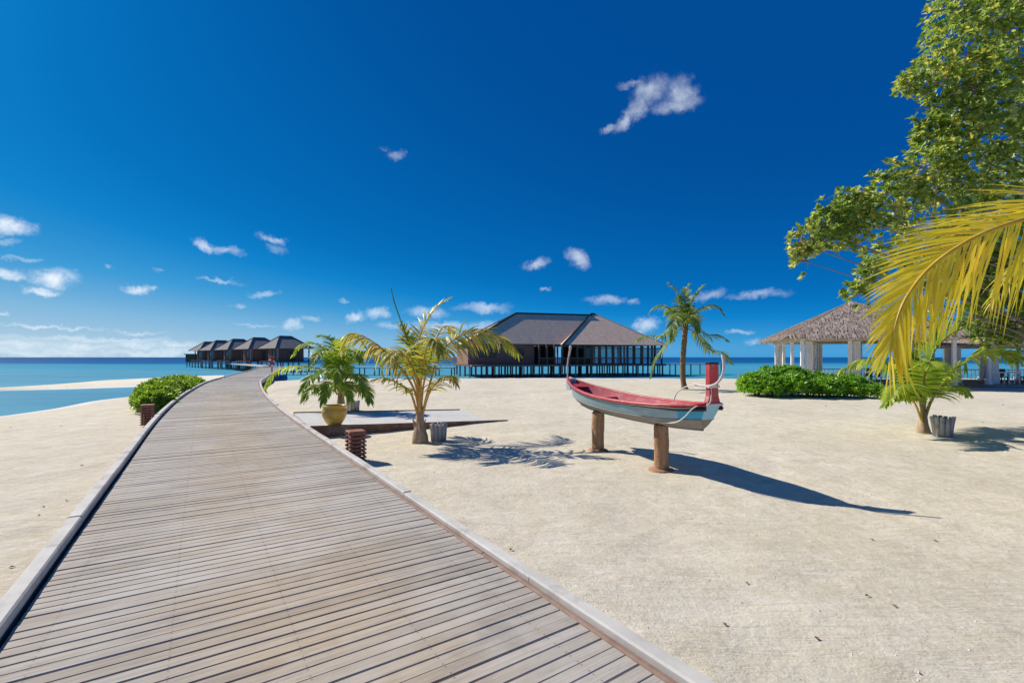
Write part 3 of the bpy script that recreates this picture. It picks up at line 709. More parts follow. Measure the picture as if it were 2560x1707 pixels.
log_post((f1.x, f1.y, gz(f1.x, f1.y)), .12, .815 - gz(f1.x, f1.y), 4, 'brown log post under the bow half of the boat, farther back')

# ------------------------------------------------------------------ palms
def leaflet(m, p, d, wv, L, w, g, nseg=4, mi=0):
    b0 = len(m.v); d = d.normalized(); q = p.copy()
    ws = [.55, 1.0, .9, .6, .0][:nseg + 1] if nseg == 4 else [.6, 1.0, .7, 0]
    for i in range(nseg + 1):
        hw = wv * (w * ws[i] * .5)
        if i == nseg: m.v.append(tuple(q))
        else: m.v += [tuple(q - hw), tuple(q + hw)]
        d = (d + Vector((0, 0, -g))).normalized(); q = q + d * (L / nseg)
    for i in range(nseg - 1):
        a = b0 + 2 * i; m.f.append((a, a + 1, a + 3, a + 2)); m.m.append(mi)
    a = b0 + 2 * (nseg - 1); m.f.append((a, a + 1, a + 2)); m.m.append(mi)
def frond(parent, ctrl, leafL, pairs, lm, sm, rnd, start=.25, w=.035, g=.16, roll=0.0, r0=.02, lift=.25, single=False, fwd=(1.15, .55), gap=.0, name='frond'):
    pts = catmull(ctrl, 8); n_ = len(pts)
    o = MB().tube(pts, [r0 * (1 - .82 * i / (n_ - 1)) for i in range(n_)], 6).build(name, sm, parent, smooth=True)
    lens = [0.0]
    for a, b_ in zip(pts, pts[1:]): lens.append(lens[-1] + (b_ - a).length)
    allm = MB()
    for k in range(pairs):
        u = start + (1 - start) * (k + .5) / pairs
        for side in (-1, 1):
            if rnd.random() < gap: continue
            uu = min(.999, u + rnd.uniform(-.4, .4) / pairs * (1 - start)); s_ = uu * lens[-1]
            i = min(int(np.searchsorted(lens, s_)) - 1, n_ - 2); i = max(i, 0)
            f = (s_ - lens[i]) / max(1e-6, lens[i + 1] - lens[i]); p = pts[i].lerp(pts[i + 1], f)
            T = (pts[min(i + 2, n_ - 1)] - pts[max(i - 1, 0)]).normalized()
            sv = T.cross(Vector((0, 0, 1)))
            if sv.length < .1: sv = T.cross(Vector((0, 1, 0)))
            sv.normalize(); sv = Matrix.Rotation(roll, 3, T) @ sv; up = sv.cross(T)
            v = (u - start) / (1 - start)
            A = fwd[0] + (fwd[1] - fwd[0]) * v + rnd.uniform(-.12, .12)
            d = sv * side * math.sin(A) + T * math.cos(A) + up * (lift + rnd.uniform(-.12, .12))
            Lk = leafL * (.72 if single and side > 0 else 1) * (.62 + .38 * math.sin(math.pi * min(1, v * 1.25 + .12))) * (1 - .45 * max(0, v - .7) / .3) * rnd.uniform(.86, 1.08)
            wv = T - d.normalized() * T.dot(d.normalized())
            wv = wv.normalized()
            wv = (wv + up * rnd.uniform(-.45, .45)).normalized()
            if single:
                mm = MB(); leaflet(mm, p, d, wv, Lk, w, g * rnd.uniform(.7, 1.3), 4); mm.build('leaflet', lm, o)
            else: leaflet(allm, p, d, wv, Lk, w, g * rnd.uniform(.7, 1.35), 4)
    if not single: allm.build('leaflets', lm, o, kind='stuff')
    return o
def auto_ctrl(base, azim, elev, L, droop, rnd):
    d = Vector((math.cos(azim) * math.cos(elev), math.sin(azim) * math.cos(elev), math.sin(elev))); p = Vector(base); out = [p.copy()]
    for i in range(6):
        d = (d + Vector((0, 0, -droop * (.4 + .28 * i)))).normalized(); p = p + d * (L / 6); out.append(p.copy())
    return out
def pc(lst, base, dep):              # frond spine given as photo points with distances relative to the palm
    return [Vector(base)] + [at(x, y, dep + dd) - ORG for (x, y, dd) in lst]

# big young palm by the ramp
ORG = ground_pt(1050, 1106); ORG.z -= .02; D = ORG.y
palm = empty('coconut_palm', ORG, label='big young coconut palm with orange stems growing from the sand beside the ramp', cat='palm')
rnd = random.Random(11)
MB().lathe([(.0, -.03), (.19, -.03), (.185, .06), (.165, .18), (.125, .32), (.10, .44), (.085, .60), (.05, .9)], 16, wob=lambda q, z: .08 * math.sin(5 * q + z * 9)).build('trunk', M['palm_base'], palm, smooth=True)
m = MB()
for k in range(5):
    a = k * 2.4; r = .10
    m.tube([(r * math.cos(a), r * math.sin(a), .12 + .03 * k), (1.25 * r * math.cos(a), 1.25 * r * math.sin(a), .36 + .03 * k), (1.7 * r * math.cos(a), 1.7 * r * math.sin(a), .44 + .03 * k)], [.03, .025, .012], 6)
m.build('old_leaf_sheaths', M['palm_base'], palm, smooth=True)
B0 = (0, 0, .42)
for lst, kw in [
    ([(1036, 975, -.05), (985, 900, -.1), (925, 850, -.15), (878, 834, -.2), (855, 870, -.25)], dict(leafL=.72, roll=.25, g=.34, pairs=34, lift=.1)),
    ([(1072, 970, 0), (1098, 890, .05), (1148, 840, .1), (1212, 833, .15), (1262, 852, .15), (1294, 882, .15)], dict(leafL=.55, g=.30, pairs=34, roll=.9, lift=.05)),
    ([(1052, 960, .1), (1046, 860, .2), (1068, 800, .2), (1095, 765, .1), (1114, 752, 0)], dict(leafL=.50, g=.18, pairs=30, roll=.5)),
    ([(1047, 960, .1), (1034, 890, .35), (1016, 845, .5), (1000, 815, .6)], dict(leafL=.55, g=.10, pairs=26, lift=.35)),
    ([(1028, 985, -.1), (1000, 962, -.3), (965, 945, -.5), (930, 950, -.6)], dict(leafL=.45, g=.25, pairs=20)),
    ([(1072, 985, -.1), (1100, 950, -.4), (1125, 940, -.7), (1140, 960, -.9)], dict(leafL=.42, g=.3, pairs=18)),
    ([(1058, 965, .25), (1078, 880, .7), (1098, 830, 1.2), (1118, 815, 1.7), (1135, 835, 2.1)], dict(leafL=.6, g=.25, pairs=28)),
    ([(1040, 965, .25), (1005, 900, .8), (972, 872, 1.4), (945, 875, 1.9)], dict(leafL=.6, g=.25, pairs=28)),
    ([(1052, 960, -.15), (1062, 890, -.45), (1076, 850, -.8), (1090, 850, -1.1), (1100, 885, -1.35)], dict(leafL=.55, g=.3, pairs=26)),
    ([(1044, 960, -.15), (1020, 900, -.5), (995, 878, -.9), (975, 895, -1.25)], dict(leafL=.55, g=.3, pairs=26))]:
    frond(palm, pc(lst, B0, D), kw['leafL'] * 1.2, int(kw['pairs'] * 1.3), M['leaf_mix'], M['stem_orange'], rnd, start=.42, g=kw['g'], roll=kw.get('roll', 0), lift=kw.get('lift', .25), r0=.032, w=.046)
MB().tube(catmull(pc([(1047, 960, .05), (1030, 880, .05), (1003, 805, .05), (985, 752, .05), (977, 716, .05)], B0, D), 6), [.02] * 8 + [.016] * 10 + [.014] * 8 + [.012] * 4 + [.004], 6).build('spear_leaf', M['leaf_green'], palm, smooth=True)

# smaller green palm behind the pot
ORG = ground_pt(852, 1036); ORG.z -= .02; D = ORG.y
palm = empty('coconut_palm', ORG, label='small bushy green palm behind the yellow pot', cat='palm')
rnd = random.Random(5)
MB().lathe([(.0, -.03), (.17, -.03), (.155, .15), (.12, .5), (.09, .75), (.05, .95), (.02, 1.05)], 14, wob=lambda q, z: .06 * math.sin(5 * q + z * 12)).build('trunk', M['palm_base'], palm, smooth=True)
B0 = (0, 0, .62)
for lst in [[(832, 975, -.3), (800, 962, -.8), (775, 975, -1.2), (760, 1000, -1.4)], [(868, 975, -.3), (895, 962, -.7), (915, 980, -1.0), (925, 1005, -1.2)], [(850, 970, -.5), (858, 955, -1.1), (868, 970, -1.5), (875, 1000, -1.7)], [(842, 970, -.5), (828, 955, -1.0), (815, 975, -1.4), (808, 1005, -1.6)],
            [(835, 945, 0), (790, 920, 0), (730, 915, .1), (690, 930, .2), (664, 968, .3)],
            [(838, 930, 0), (815, 880, .1), (785, 858, .2), (755, 862, .2), (735, 885, .2)],
            [(842, 925, 0), (835, 870, .2), (818, 842, .3), (795, 838, .4)],
            [(850, 925, 0), (858, 870, -.1), (872, 845, -.2), (895, 845, -.2), (915, 870, -.2)],
            [(856, 930, 0), (885, 890, -.1), (915, 880, -.2), (945, 900, -.3), (955, 935, -.3)],
            [(846, 925, .2), (850, 870, .9), (855, 850, 1.6), (862, 855, 2.2)],
            [(838, 945, -.2), (805, 935, -.7), (775, 945, -1.2), (755, 975, -1.5)],
            [(858, 945, -.2), (880, 935, -.7), (900, 945, -1.1), (912, 980, -1.4)],
            [(848, 940, -.4), (846, 915, -1.0), (845, 925, -1.6), (842, 960, -2.0)],
            [(845, 930, -.2), (825, 885, -.6), (800, 880, -1.1), (782, 905, -1.5)],
            [(852, 930, -.2), (868, 880, -.7), (890, 878, -1.2), (902, 905, -1.6)]]:
    frond(palm, pc(lst, B0, D), .66, 40, M['leaf_lime'], M['stem_green'], rnd, start=.25, g=.24, r0=.028, w=.06)

# slim palm farther back
ORG = ground_pt(1712, 972); ORG.z -= .03; D = ORG.y
palm = empty('coconut_palm', ORG, label='slim tall coconut palm standing on the far sand behind the boat', cat='palm')
rnd = random.Random(21); top = at(1714, 812, D) - ORG; mid_ = at(1708, 890, D) - ORG
pts = catmull([(0, 0, -.05), tuple(at(1707, 940, D) - ORG), tuple(mid_), tuple(top)], 6)
m = MB(); m.tube(pts, [.24, .20, .17, .155] + [.15 + .012 * (i % 2) for i in range(len(pts) - 4)], 10); m.build('trunk', M['palm_trunk'], palm, smooth=True)
for lst in [[(1700, 770, .1), (1690, 730, .2), (1672, 708, .3)], [(1712, 765, 0), (1716, 725, .1), (1722, 712, .1)], [(1722, 770, 0), (1740, 735, 0), (1756, 715, 0)],
            [(1690, 785, 0), (1660, 765, 0), (1640, 765, 0), (1625, 780, 0)], [(1735, 785, 0), (1765, 765, -.2), (1790, 765, -.3), (1808, 785, -.4)],
            [(1690, 810, -.4), (1660, 838, -.8), (1620, 838, -1.2), (1590, 850, -1.5)], [(1738, 815, -.2), (1765, 835, -.4), (1795, 838, -.6), (1818, 850, -.7)],
            [(1735, 830, .2), (1770, 872, .6), (1805, 880, .8), (1828, 908, 1)], [(1690, 830, 0), (1660, 870, 0), (1640, 900, 0), (1628, 940, 0)],
            [(1702, 785, -.8), (1690, 790, -1.6), (1682, 820, -2.2), (1680, 850, -2.5)], [(1724, 790, -.8), (1735, 795, -1.5), (1745, 830, -2)],
            [(1718, 775, 1), (1724, 770, 2), (1728, 790, 2.6)], [(1700, 780, .8), (1680, 770, 1.6), (1665, 785, 2.2)]]:
    frond(palm, pc(lst, top - Vector((0, 0, .2)), D), .95, 40, M['leaf_tall'], M['stem_green'], rnd, start=.12, g=.26, r0=.04, w=.085)

# young palm at the far right
ORG = ground_pt(2308, 1081); ORG.z -= .02; D = ORG.y
palm = empty('coconut_palm', ORG, label='young coconut palm with broad green fronds at the right, next to a stave tub', cat='palm')
rnd = random.Random(31)
MB().lathe([(.0, -.03), (.15, -.03), (.14, .08), (.11, .22), (.08, .4), (.03, .7)], 14, wob=lambda q, z: .08 * math.sin(5 * q + z * 9)).build('trunk', M['palm_base'], palm, smooth=True)
B0 = (0, 0, .18)
for lst, kw in [
    ([(2312, 985, 0), (2330, 890, .1), (2365, 845, .1), (2410, 820, .1), (2460, 815, .1), (2515, 836, .1)], dict(leafL=.80, g=.10, lift=.5, roll=-.7)),
    ([(2330, 1000, -.1), (2375, 935, -.2), (2430, 897, -.3), (2490, 880, -.4), (2550, 898, -.5)], dict(leafL=.66, g=.22, roll=-.4)),
    ([(2298, 990, .1), (2265, 925, .3), (2215, 905, .4), (2160, 898, .5), (2100, 925, .6)], dict(leafL=.55, g=.4)),
    ([(2288, 1010, -.1), (2262, 985, -.3), (2235, 985, -.5), (2212, 1010, -.6)], dict(leafL=.40, g=.3)),
    ([(2304, 985, .1), (2292, 925, .3), (2278, 895, .5), (2262, 880, .6)], dict(leafL=.55, g=.12)),
    ([(2325, 1005, 0), (2355, 975, .2), (2390, 965, .3), (2420, 985, .4)], dict(leafL=.40, g=.3)),
    ([(2308, 985, -.2), (2312, 930, -.6), (2322, 905, -1.0), (2335, 915, -1.4)], dict(leafL=.5, g=.25)),
    ([(2300, 985, .3), (2285, 945, 1.0), (2265, 940, 1.7)], dict(leafL=.5, g=.25)),
    ([(2316, 985, .3), (2335, 940, 1.0), (2360, 930, 1.7), (2380, 945, 2.2)], dict(leafL=.5, g=.25)),
    ([(2298, 1000, -.3), (2270, 965, -.8), (2245, 965, -1.3), (2228, 995, -1.6)], dict(leafL=.45, g=.3))]:
    frond(palm, pc(lst, B0, D), kw['leafL'] * 1.38, 46, M['leaf_lime' if kw['g'] > .2 else 'leaf_green'], M['stem_gold'] if kw['leafL'] < .45 else M['stem_green'], rnd, start=.36, g=kw['g'], roll=kw.get('roll', 0), lift=kw.get('lift', .25), r0=.03, w=.066)

# palm just outside the right edge whose golden frond reaches into view
D = 5.0
ORG = Vector((7.3, 5.3, gz(7.3, 5.3) - .03))
palm = empty('coconut_palm', ORG, label='coconut palm at the right edge reaching in with a big golden yellow frond', cat='palm')
rnd = random.Random(41)
top = Vector((-.15, -.05, 3.3))
m = MB(); pts = catmull([(0, 0, -.05), (.05, 0, 1.0), (.0, 0, 2.2), tuple(top)], 6); m.tube(pts, [.21, .19, .17] + [.155 + .01 * (i % 2) for i in range(len(pts) - 3)], 12); m.build('trunk', M['palm_trunk'], palm, smooth=True)
frond(palm, pc([(2720, 500, .1), (2560, 548, .05), (2440, 592, 0), (2335, 660, -.05), (2268, 740, -.1), (2235, 825, -.12), (2225, 905, -.12)], top, D), 1.46, 112, M['leaf_gold'], M['stem_gold'], rnd,
      start=.20, g=.085, r0=.034, w=.026, single=True, lift=-.03, fwd=(.68, .40), roll=-.93)
for azd, eld, L in ((10, 55, 2.6), (60, 35, 2.4), (-50, 40, 2.5), (20, 80, 2.2), (-20, 20, 2.6), (30, 15, 2.4)):
    frond(palm, auto_ctrl(top, R(azd), R(eld), L, .14, rnd), .8, 24, M['leaf_gold'], M['stem_gold'], rnd, start=.25, g=.2, r0=.032, w=.045)
# two dry drooping fronds of the same palm hang into the picture
frond(palm, pc([(2640, 620, .5), (2580, 640, .6), (2520, 690, .6), (2478, 760, .6)], top, D), .5, 16, M['leaf_gold'], M['stem_gold'], rnd, start=.4, g=.35, r0=.018, w=.02)

# ------------------------------------------------------------------ leafy things
def leaf_shape(m, p, d, up, L, W, fold=.18, mi=0):
    d = d.normalized(); sv = d.cross(up)
    if sv.length < 1e-3: sv = d.cross(Vector((1, 0, 0)))
    sv.normalize(); nn = sv.cross(d); b0 = len(m.v)
    a = p + d * L * .42; e = p + d * L - nn * L * .10
    m.v += [tuple(p), tuple(a + sv * W * .5 + nn * W * fold), tuple(a - sv * W * .5 + nn * W * fold), tuple(e), tuple(a - nn * 0)]
    m.f += [(b0, b0 + 4, b0 + 1), (b0 + 4, b0 + 3, b0 + 1), (b0, b0 + 2, b0 + 4), (b0 + 4, b0 + 2, b0 + 3)]; m.m += [mi] * 4
def rosette(out, p, axis_, n_, L, W, rnd, spread=.9):
    axis_ = axis_.normalized(); t = axis_.orthogonal().normalized(); b_ = axis_.cross(t)
    for k in range(n_):
        q = 2.4 * k + rnd.uniform(0, 1); e = spread * (.35 + .65 * k / n_) + rnd.uniform(-.2, .2)
        d = (t * math.cos(q) + b_ * math.sin(q)) * math.sin(e * 1.4) + axis_ * math.cos(e * 1.4)
        out.append((p + d * L * .12 + axis_ * rnd.uniform(-.04, .02), d, axis_, L * rnd.uniform(.7, 1.15), W * rnd.uniform(.8, 1.1)))

def shrub(name, label, lobes, nros, leafL, leafW, seed, mat):
    """lobes: (centre, radii) ellipsoids standing on the ground"""
    rnd = random.Random(seed); c0 = lobes[0][0]; base = Vector((sum(l[0].x for l in lobes) / len(lobes), sum(l[0].y for l in lobes) / len(lobes), 0)); base.z = gz(base.x, base.y)
    r = empty(name, base, label=label, cat='bush'); leaves = []; stems = MB()
    for (c, rad) in lobes:
        for k in range(nros):
            th = rnd.uniform(0, 2 * math.pi); u = rnd.uniform(-.25, 1); s_ = math.sqrt(max(0, 1 - u * u)); nrm = Vector((math.cos(th) * s_, math.sin(th) * s_, u))
            sh = rnd.choice([1.0, 1.0, .93, .85, .7]) * rnd.uniform(.9, 1.1)
            p = Vector((c.x + nrm.x * rad[0] * sh, c.y + nrm.y * rad[1] * sh, c.z + nrm.z * rad[2] * sh))
            if p.z < gz(p.x, p.y) + .04: continue
            rosette(leaves, p - base, nrm + Vector((0, 0, .5)) + Vector((rnd.uniform(-.4, .4), rnd.uniform(-.4, .4), 0)), rnd.randint(6, 9), leafL, leafW, rnd)
        for k in range(5):
            th = rnd.uniform(0, 6.28); g0 = Vector((c.x + .12 * math.cos(th), c.y + .12 * math.sin(th), 0)); g0.z = gz(g0.x, g0.y) - .04
            e = Vector((c.x + rad[0] * .55 * math.cos(th), c.y + rad[1] * .55 * math.sin(th), c.z + rad[2] * .4))
            stems.tube([g0 - base, (g0.lerp(e, .5) + Vector((0, 0, .1))) - base, e - base], [.035, .025, .012], 6)
    m = MB()
    for l in leaves: leaf_shape(m, *l)
    m.build('foliage', mat, r, kind='stuff'); stems.build('stems', M['bark'], r, smooth=True)
    return r
def lobe(x, y, rx, ry, h):
    z = gz(x, y); return (Vector((x, y, z + h * .38)), (rx, ry, h * .62))
# shrub left of the boardwalk
L1 = []
for i, (sy, off, h, rr_) in enumerate([(18.6, .62, .72, .5), (19.9, .78, .95, .62), (21.4, .98, 1.08, .68), (23.0, 1.02, 1.12, .7), (24.7, .95, 1.2, .78), (26.6, .98, 1.25, .8), (28.6, 1.0, 1.25, .82), (30.6, 1.0, 1.2, .8), (32.6, .95, 1.1, .75)]):
    s_ = s_near(np.interp(sy, [13.7, 20, 26.3, 32.6, 39], [-8.15, -11.9, -15.4, -18.7, -21.6]), sy); p, t = along(s_); q = p + Vector((-t.y, t.x, 0)) * (HALF + off)
    L1.append(lobe(q.x, q.y, rr_, rr_ * 1.25, h))
shrub('green_bush', 'bright green glossy bush growing along the left kerb of the boardwalk', L1, 330, .17, .085, 2, M['leaf_bush_lime'])
L2 = []; _rh = random.Random(6)
def rnd_h(): return _rh.uniform(.8, 1.02)
for (px_, h, dd) in [(1890, 1.05, 0), (1930, 1.35, .5), (1975, 1.5, .6), (2025, 1.35, .3), (2075, 1.25, 0), (2120, 1.05, -.4), (2160, .75, -.7), (1985, 1.1, -.6), (2060, 1.0, -.6), (1920, .9, -.4)]:
    p = at(px_, 960, 23.6 + dd); L2.append(lobe(p.x, p.y, .75, .85, h * rnd_h()))
shrub('green_bush', 'dense green bush on the sand in front of the white pavilion', L2, 300, .20, .105, 3, M['leaf_bush'])

# broad-leaved tree at the right: trunk outside the frame, crown reaching in
rnd = random.Random(77); T0 = Vector((14.2, 11.2, 0)); T0.z = gz(T0.x, T0.y) - .05
tree = empty('sea_hibiscus_tree', T0, label='broad-leaved tree at the right edge whose leafy crown overhangs the beach', cat='tree')
blobs = [(2560, -60, 190, 10.5), (2480, 60, 140, 10.2), (2410, 20, 85, 10.5), (2390, 130, 80, 10.3), (2330, 195, 62, 10.1), (2275, 215, 38, 10.0), (2560, 200, 190, 10.4), (2440, 220, 110, 10.0), (2360, 270, 75, 10.2),
         (2330, 330, 50, 10.2), (2480, 360, 150, 10.2), (2370, 370, 85, 10.0), (2310, 420, 60, 10.0), (2250, 455, 62, 9.9), (2190, 490, 62, 9.8), (2140, 520, 60, 9.7), (2085, 530, 55, 9.6), (2050, 580, 60, 9.6),
         (2000, 610, 38, 9.5), (2020, 655, 40, 9.5), (2100, 600, 60, 9.6), (2160, 580, 70, 9.8), (2240, 540, 80, 10.0), (2340, 500, 100, 10.2), (2450, 480, 110, 10.4), (2560, 420, 160, 10.6), (2570, 560, 120, 10.8),
         (2140, 735, 34, 10.2), (2175, 690, 40, 10.3), (2230, 640, 60, 10.4), (2470, 740, 70, 11.2), (2540, 700, 90, 11.0), (2420, 770, 45, 11.3), (2520, 800, 60, 11.2), (2390, 700, 60, 11.4), (2480, 650, 90, 11.0), (2330, 620, 70, 10.8), (2430, 600, 90, 10.9), (2280, 700, 45, 11.2), (2560, 780, 80, 11.0), (2350, 780, 40, 11.4), (2470, 830, 40, 11.3), (2520, 620, 110, 11.3), (2580, 860, 60, 11.2), (2400, 640, 80, 11.6), (2500, 760, 90, 11.8), (2440, 700, 80, 11.6), (2340, 560, 90, 10.9),
         (2700, 100, 230, 10.8), (2720, 400, 230, 11), (2700, 680, 170, 11.2), (2620, -250, 230, 10.8), (2800, -100, 250, 12.5), (2780, 300, 260, 13), (2480, -180, 130, 10.4)]
leaves = []
centres = []
for (x, y, rp, d) in blobs:
    c = at(x, y, d); r = rp * d / F; centres.append((c, r))
    nr = int(52 * (rp / 60) ** 1.75) + 16
    for k in range(nr):
        v = Vector((rnd.gauss(0, 1), rnd.gauss(0, 1), rnd.gauss(0, 1))).normalized(); rr = r * rnd.random() ** .38 * rnd.uniform(.85, 1.12)
        p = c + v * rr
        if mnoise.noise(p * 1.5) < -.20: continue             # holes where the sky shows
        rosette(leaves, p - T0, v * .5 + Vector((rnd.uniform(-.5, .5), rnd.uniform(-.5, .5), .8)), rnd.randint(5, 8), .132, .092, rnd, 1.1)
def npx(l):
    p = l[0] + T0; x = CX + F * p.x / p.y
    return (0 if x < 2555 else 1, p.y - l[3] * 6)
leaves.sort(key=npx)
lm = bpy.data.meshes.new('leaf'); _m = MB(); leaf_shape(_m, Vector((0, 0, 0)), Vector((1, 0, 0)), Vector((0, 0, 1)), 1, .68); lm.from_pydata(_m.v, [], _m.f); lm.materials.append(M['leaf_tree'])
crown = MB()
limbs = MB(); trunk_pts = catmull([(0, 0, 0), (-.1, .05, 1.6), (-.35, 0, 3.2), (-.6, -.1, 4.8), (-.5, -.1, 7.0), (-.3, 0, 9.2)], 6)
MB().tube(trunk_pts, [.34 - .27 * i / (len(trunk_pts) - 1) for i in range(len(trunk_pts))], 12).build('trunk', M['bark'], tree, smooth=True)
for (c, r) in centres:
    e = c - T0; k = min(range(len(trunk_pts)), key=lambda i: abs(trunk_pts[i].z - (e.z - .25 * (e - trunk_pts[i]).length))); s_ = trunk_pts[k]
    md = s_.lerp(e, .5) + Vector((rnd.uniform(-.15, .15), rnd.uniform(-.15, .15), .12)); q1 = s_.lerp(e, .25) + Vector((0, 0, .1))
    limbs.tube(catmull([tuple(s_), tuple(q1), tuple(md), tuple(e)], 4), [.05 - .044 * i / 12 for i in range(13)], 6)
    for k in range(6):
        v = Vector((rnd.gauss(0, 1), rnd.gauss(0, 1), rnd.gauss(0, 1))).normalized() * r * .85
        limbs.tube([e, e + v * .5 + Vector((0, 0, .05)), e + v], [.014, .01, .005], 5, cap=False)
limbs.build('branches', M['bark'], tree, smooth=True)
for i, (p, d, up, L, W) in enumerate(leaves):
    if i < 300:
        d = d.normalized(); sv = up.cross(d).normalized(); nn = d.cross(sv)
        o = link('leaf', lm, tree); o.matrix_local = Matrix.Translation(p) @ Matrix((d, sv, nn)).transposed().to_4x4() @ Matrix.Diagonal((L, L, L, 1))
    else: leaf_shape(crown, p, d, up, L, W)
crown.build('crown', M['leaf_tree'], tree, kind='stuff')

# ------------------------------------------------------------------ thatched white pavilions
def pavilion(cx, cy, half, rz, eave, apex, label, furn=True, seed=1, ncol=4):
    rnd = random.Random(seed); z0 = gz(cx, cy) - .25
    r = empty('beach_pavilion', (cx, cy, z0), rz, label=label, cat='pavilion'); E = eave - z0; H = apex - z0; P = .45
    m = MB(); m.box((0, 0, P / 2), (half * 1.72, half * 1.72, P), ch=.03); m.build('plinth', M['stone'], r)
    h2 = half * .80; pos = [-h2 + 2 * h2 * k / (ncol - 1) for k in range(ncol)]
    spots = [(x, sy * h2) for x in pos for sy in (-1, 1)] + [(sx * h2, y) for y in pos[1:-1] for sx in (-1, 1)]
    cm = None
    for (x, y) in spots:
        if cm is None:
            m = MB(); hh = E + .12 - P; m.box((0, 0, hh / 2), (.19, .19, hh), ch=.015); m.box((0, 0, .12), (.28, .28, .24), ch=.015); m.box((0, 0, hh - .2), (.30, .30, .12), ch=.015)
            o = m.build('column', M['white'], r, loc=(x, y, P)); cm = o.data
        else: link('column', cm, r, (x, y, P))
    for (x, y) in spots:                                     # white curtains gathered beside the columns
        for dx in (1,):
            if abs(x + dx * .4) > h2: continue
            if abs(abs(y) - h2) > .01: continue
            m = MB(); hh = E - .2 - P; pts_ = [(-.22 + .44 * k / 8, .04 * (-1) ** k) for k in range(9)]
            m.v = [(a_, b_, z_) for z_ in (0.03, hh) for (a_, b_) in pts_] ; m.f = [(k, k + 1, 10 + k, 9 + k) for k in range(8)]; m.m = [0] * 8
            m.build('curtain', M['white'], r, loc=(x + dx * .37, y, P))
    for sd in (-1, 1):
        m = MB(); m.box((0, 0, 0), (2 * h2 + .5, .2, .42)); m.build('beam', M['cream'], r, loc=(0, sd * h2, E + .02))
        m = MB(); m.box((0, 0, 0), (.2, 2 * h2 - .25, .42)); m.build('beam', M['cream'], r, loc=(sd * h2, 0, E + .02))
    # roof shell, then shaggy thatch over it
    m = MB(); hh = half; t = .28
    m.add([(-hh, -hh, E), (hh, -hh, E), (hh, hh, E), (-hh, hh, E), (0, 0, H - t)], [(0, 4, 1), (1, 4, 2), (2, 4, 3), (3, 4, 0)])
    m.add([(-hh, -hh, E + t * .6), (hh, -hh, E + t * .6), (hh, hh, E + t * .6), (-hh, hh, E + t * .6), (0, 0, H)], [(0, 1, 4), (1, 2, 4), (2, 3, 4), (3, 0, 4)])
    m.add([(-hh, -hh, E), (hh, -hh, E), (hh, hh, E), (-hh, hh, E), (-hh, -hh, E + t * .6), (hh, -hh, E + t * .6), (hh, hh, E + t * .6), (-hh, hh, E + t * .6)], [(0, 1, 5, 4), (1, 2, 6, 5), (2, 3, 7, 6), (3, 0, 4, 7)])
    roof = m.build('roof', M['thatch'], r)
    st = MB(); apexv = Vector((0, 0, H))
    for face in range(4):
        Mf = Matrix.Rotation(face * math.pi / 2, 4, 'Z')
        for k in range(2600):
            v = math.sqrt(rnd.random()); u = rnd.uniform(-1, 1); p = Vector((u * hh * v, -hh * v, H - (H - E - t * .6) * v))
            dn = Vector((u * .15, -hh, -(H - E - t * .6))).normalized(); L = rnd.uniform(.35, .7); w = rnd.uniform(.03, .07); nn = Vector((0, .0, 1)); nn = (nn - dn * nn.dot(dn)).normalized()
            dn = (dn + nn * rnd.uniform(-.03, .10) + Vector((rnd.uniform(-.15, .15), 0, 0))).normalized(); sv = Vector((1, 0, 0))
            q = p + nn * .02; e = q + dn * L - Vector((0, 0, .10 * max(0, v - .85) / .15))
            st.add([Mf @ (q - sv * w), Mf @ (q + sv * w), Mf @ (e + sv * w * .4), Mf @ (e - sv * w * .4)], [(0, 1, 2, 3)])
    st.build('thatch', M['thatch_strand'], roof, kind='stuff')
    m = MB()
    for face in range(4):
        a = math.pi / 2 * face; c, s_ = math.cos(a), math.sin(a)
        Mx = Matrix.Rotation(a, 4, 'Z')
        for k in range(2): pass
    for face in range(4):                                    # low white balustrade rails between the columns on three sides
        if face == 3: continue
        Mx = Matrix.Rotation(face * math.pi / 2, 4, 'Z')
        m = MB(); m.box((0, -h2, P + .75), (2 * h2 - .3, .06, .07), M=None)
        for k in range(25): m.box((-h2 + .3 + (2 * h2 - .6) * k / 24, -h2, P + .38), (.035, .035, .70))
        m.v = [tuple(Mx @ Vector(v)) for v in m.v]; m.build('balustrade', M['white'], r)
    return r, z0 + P
pavA, zA = pavilion(23.9, 34.0, 5.0, R(-18), 3.12, 5.85, 'thatched open white pavilion behind the green bush', seed=3)
pavB, zB = pavilion(34.2, 33.6, 4.6, R(-8), 2.75, 5.2, 'thatched open white pavilion at the right edge beyond the young palm', seed=4)
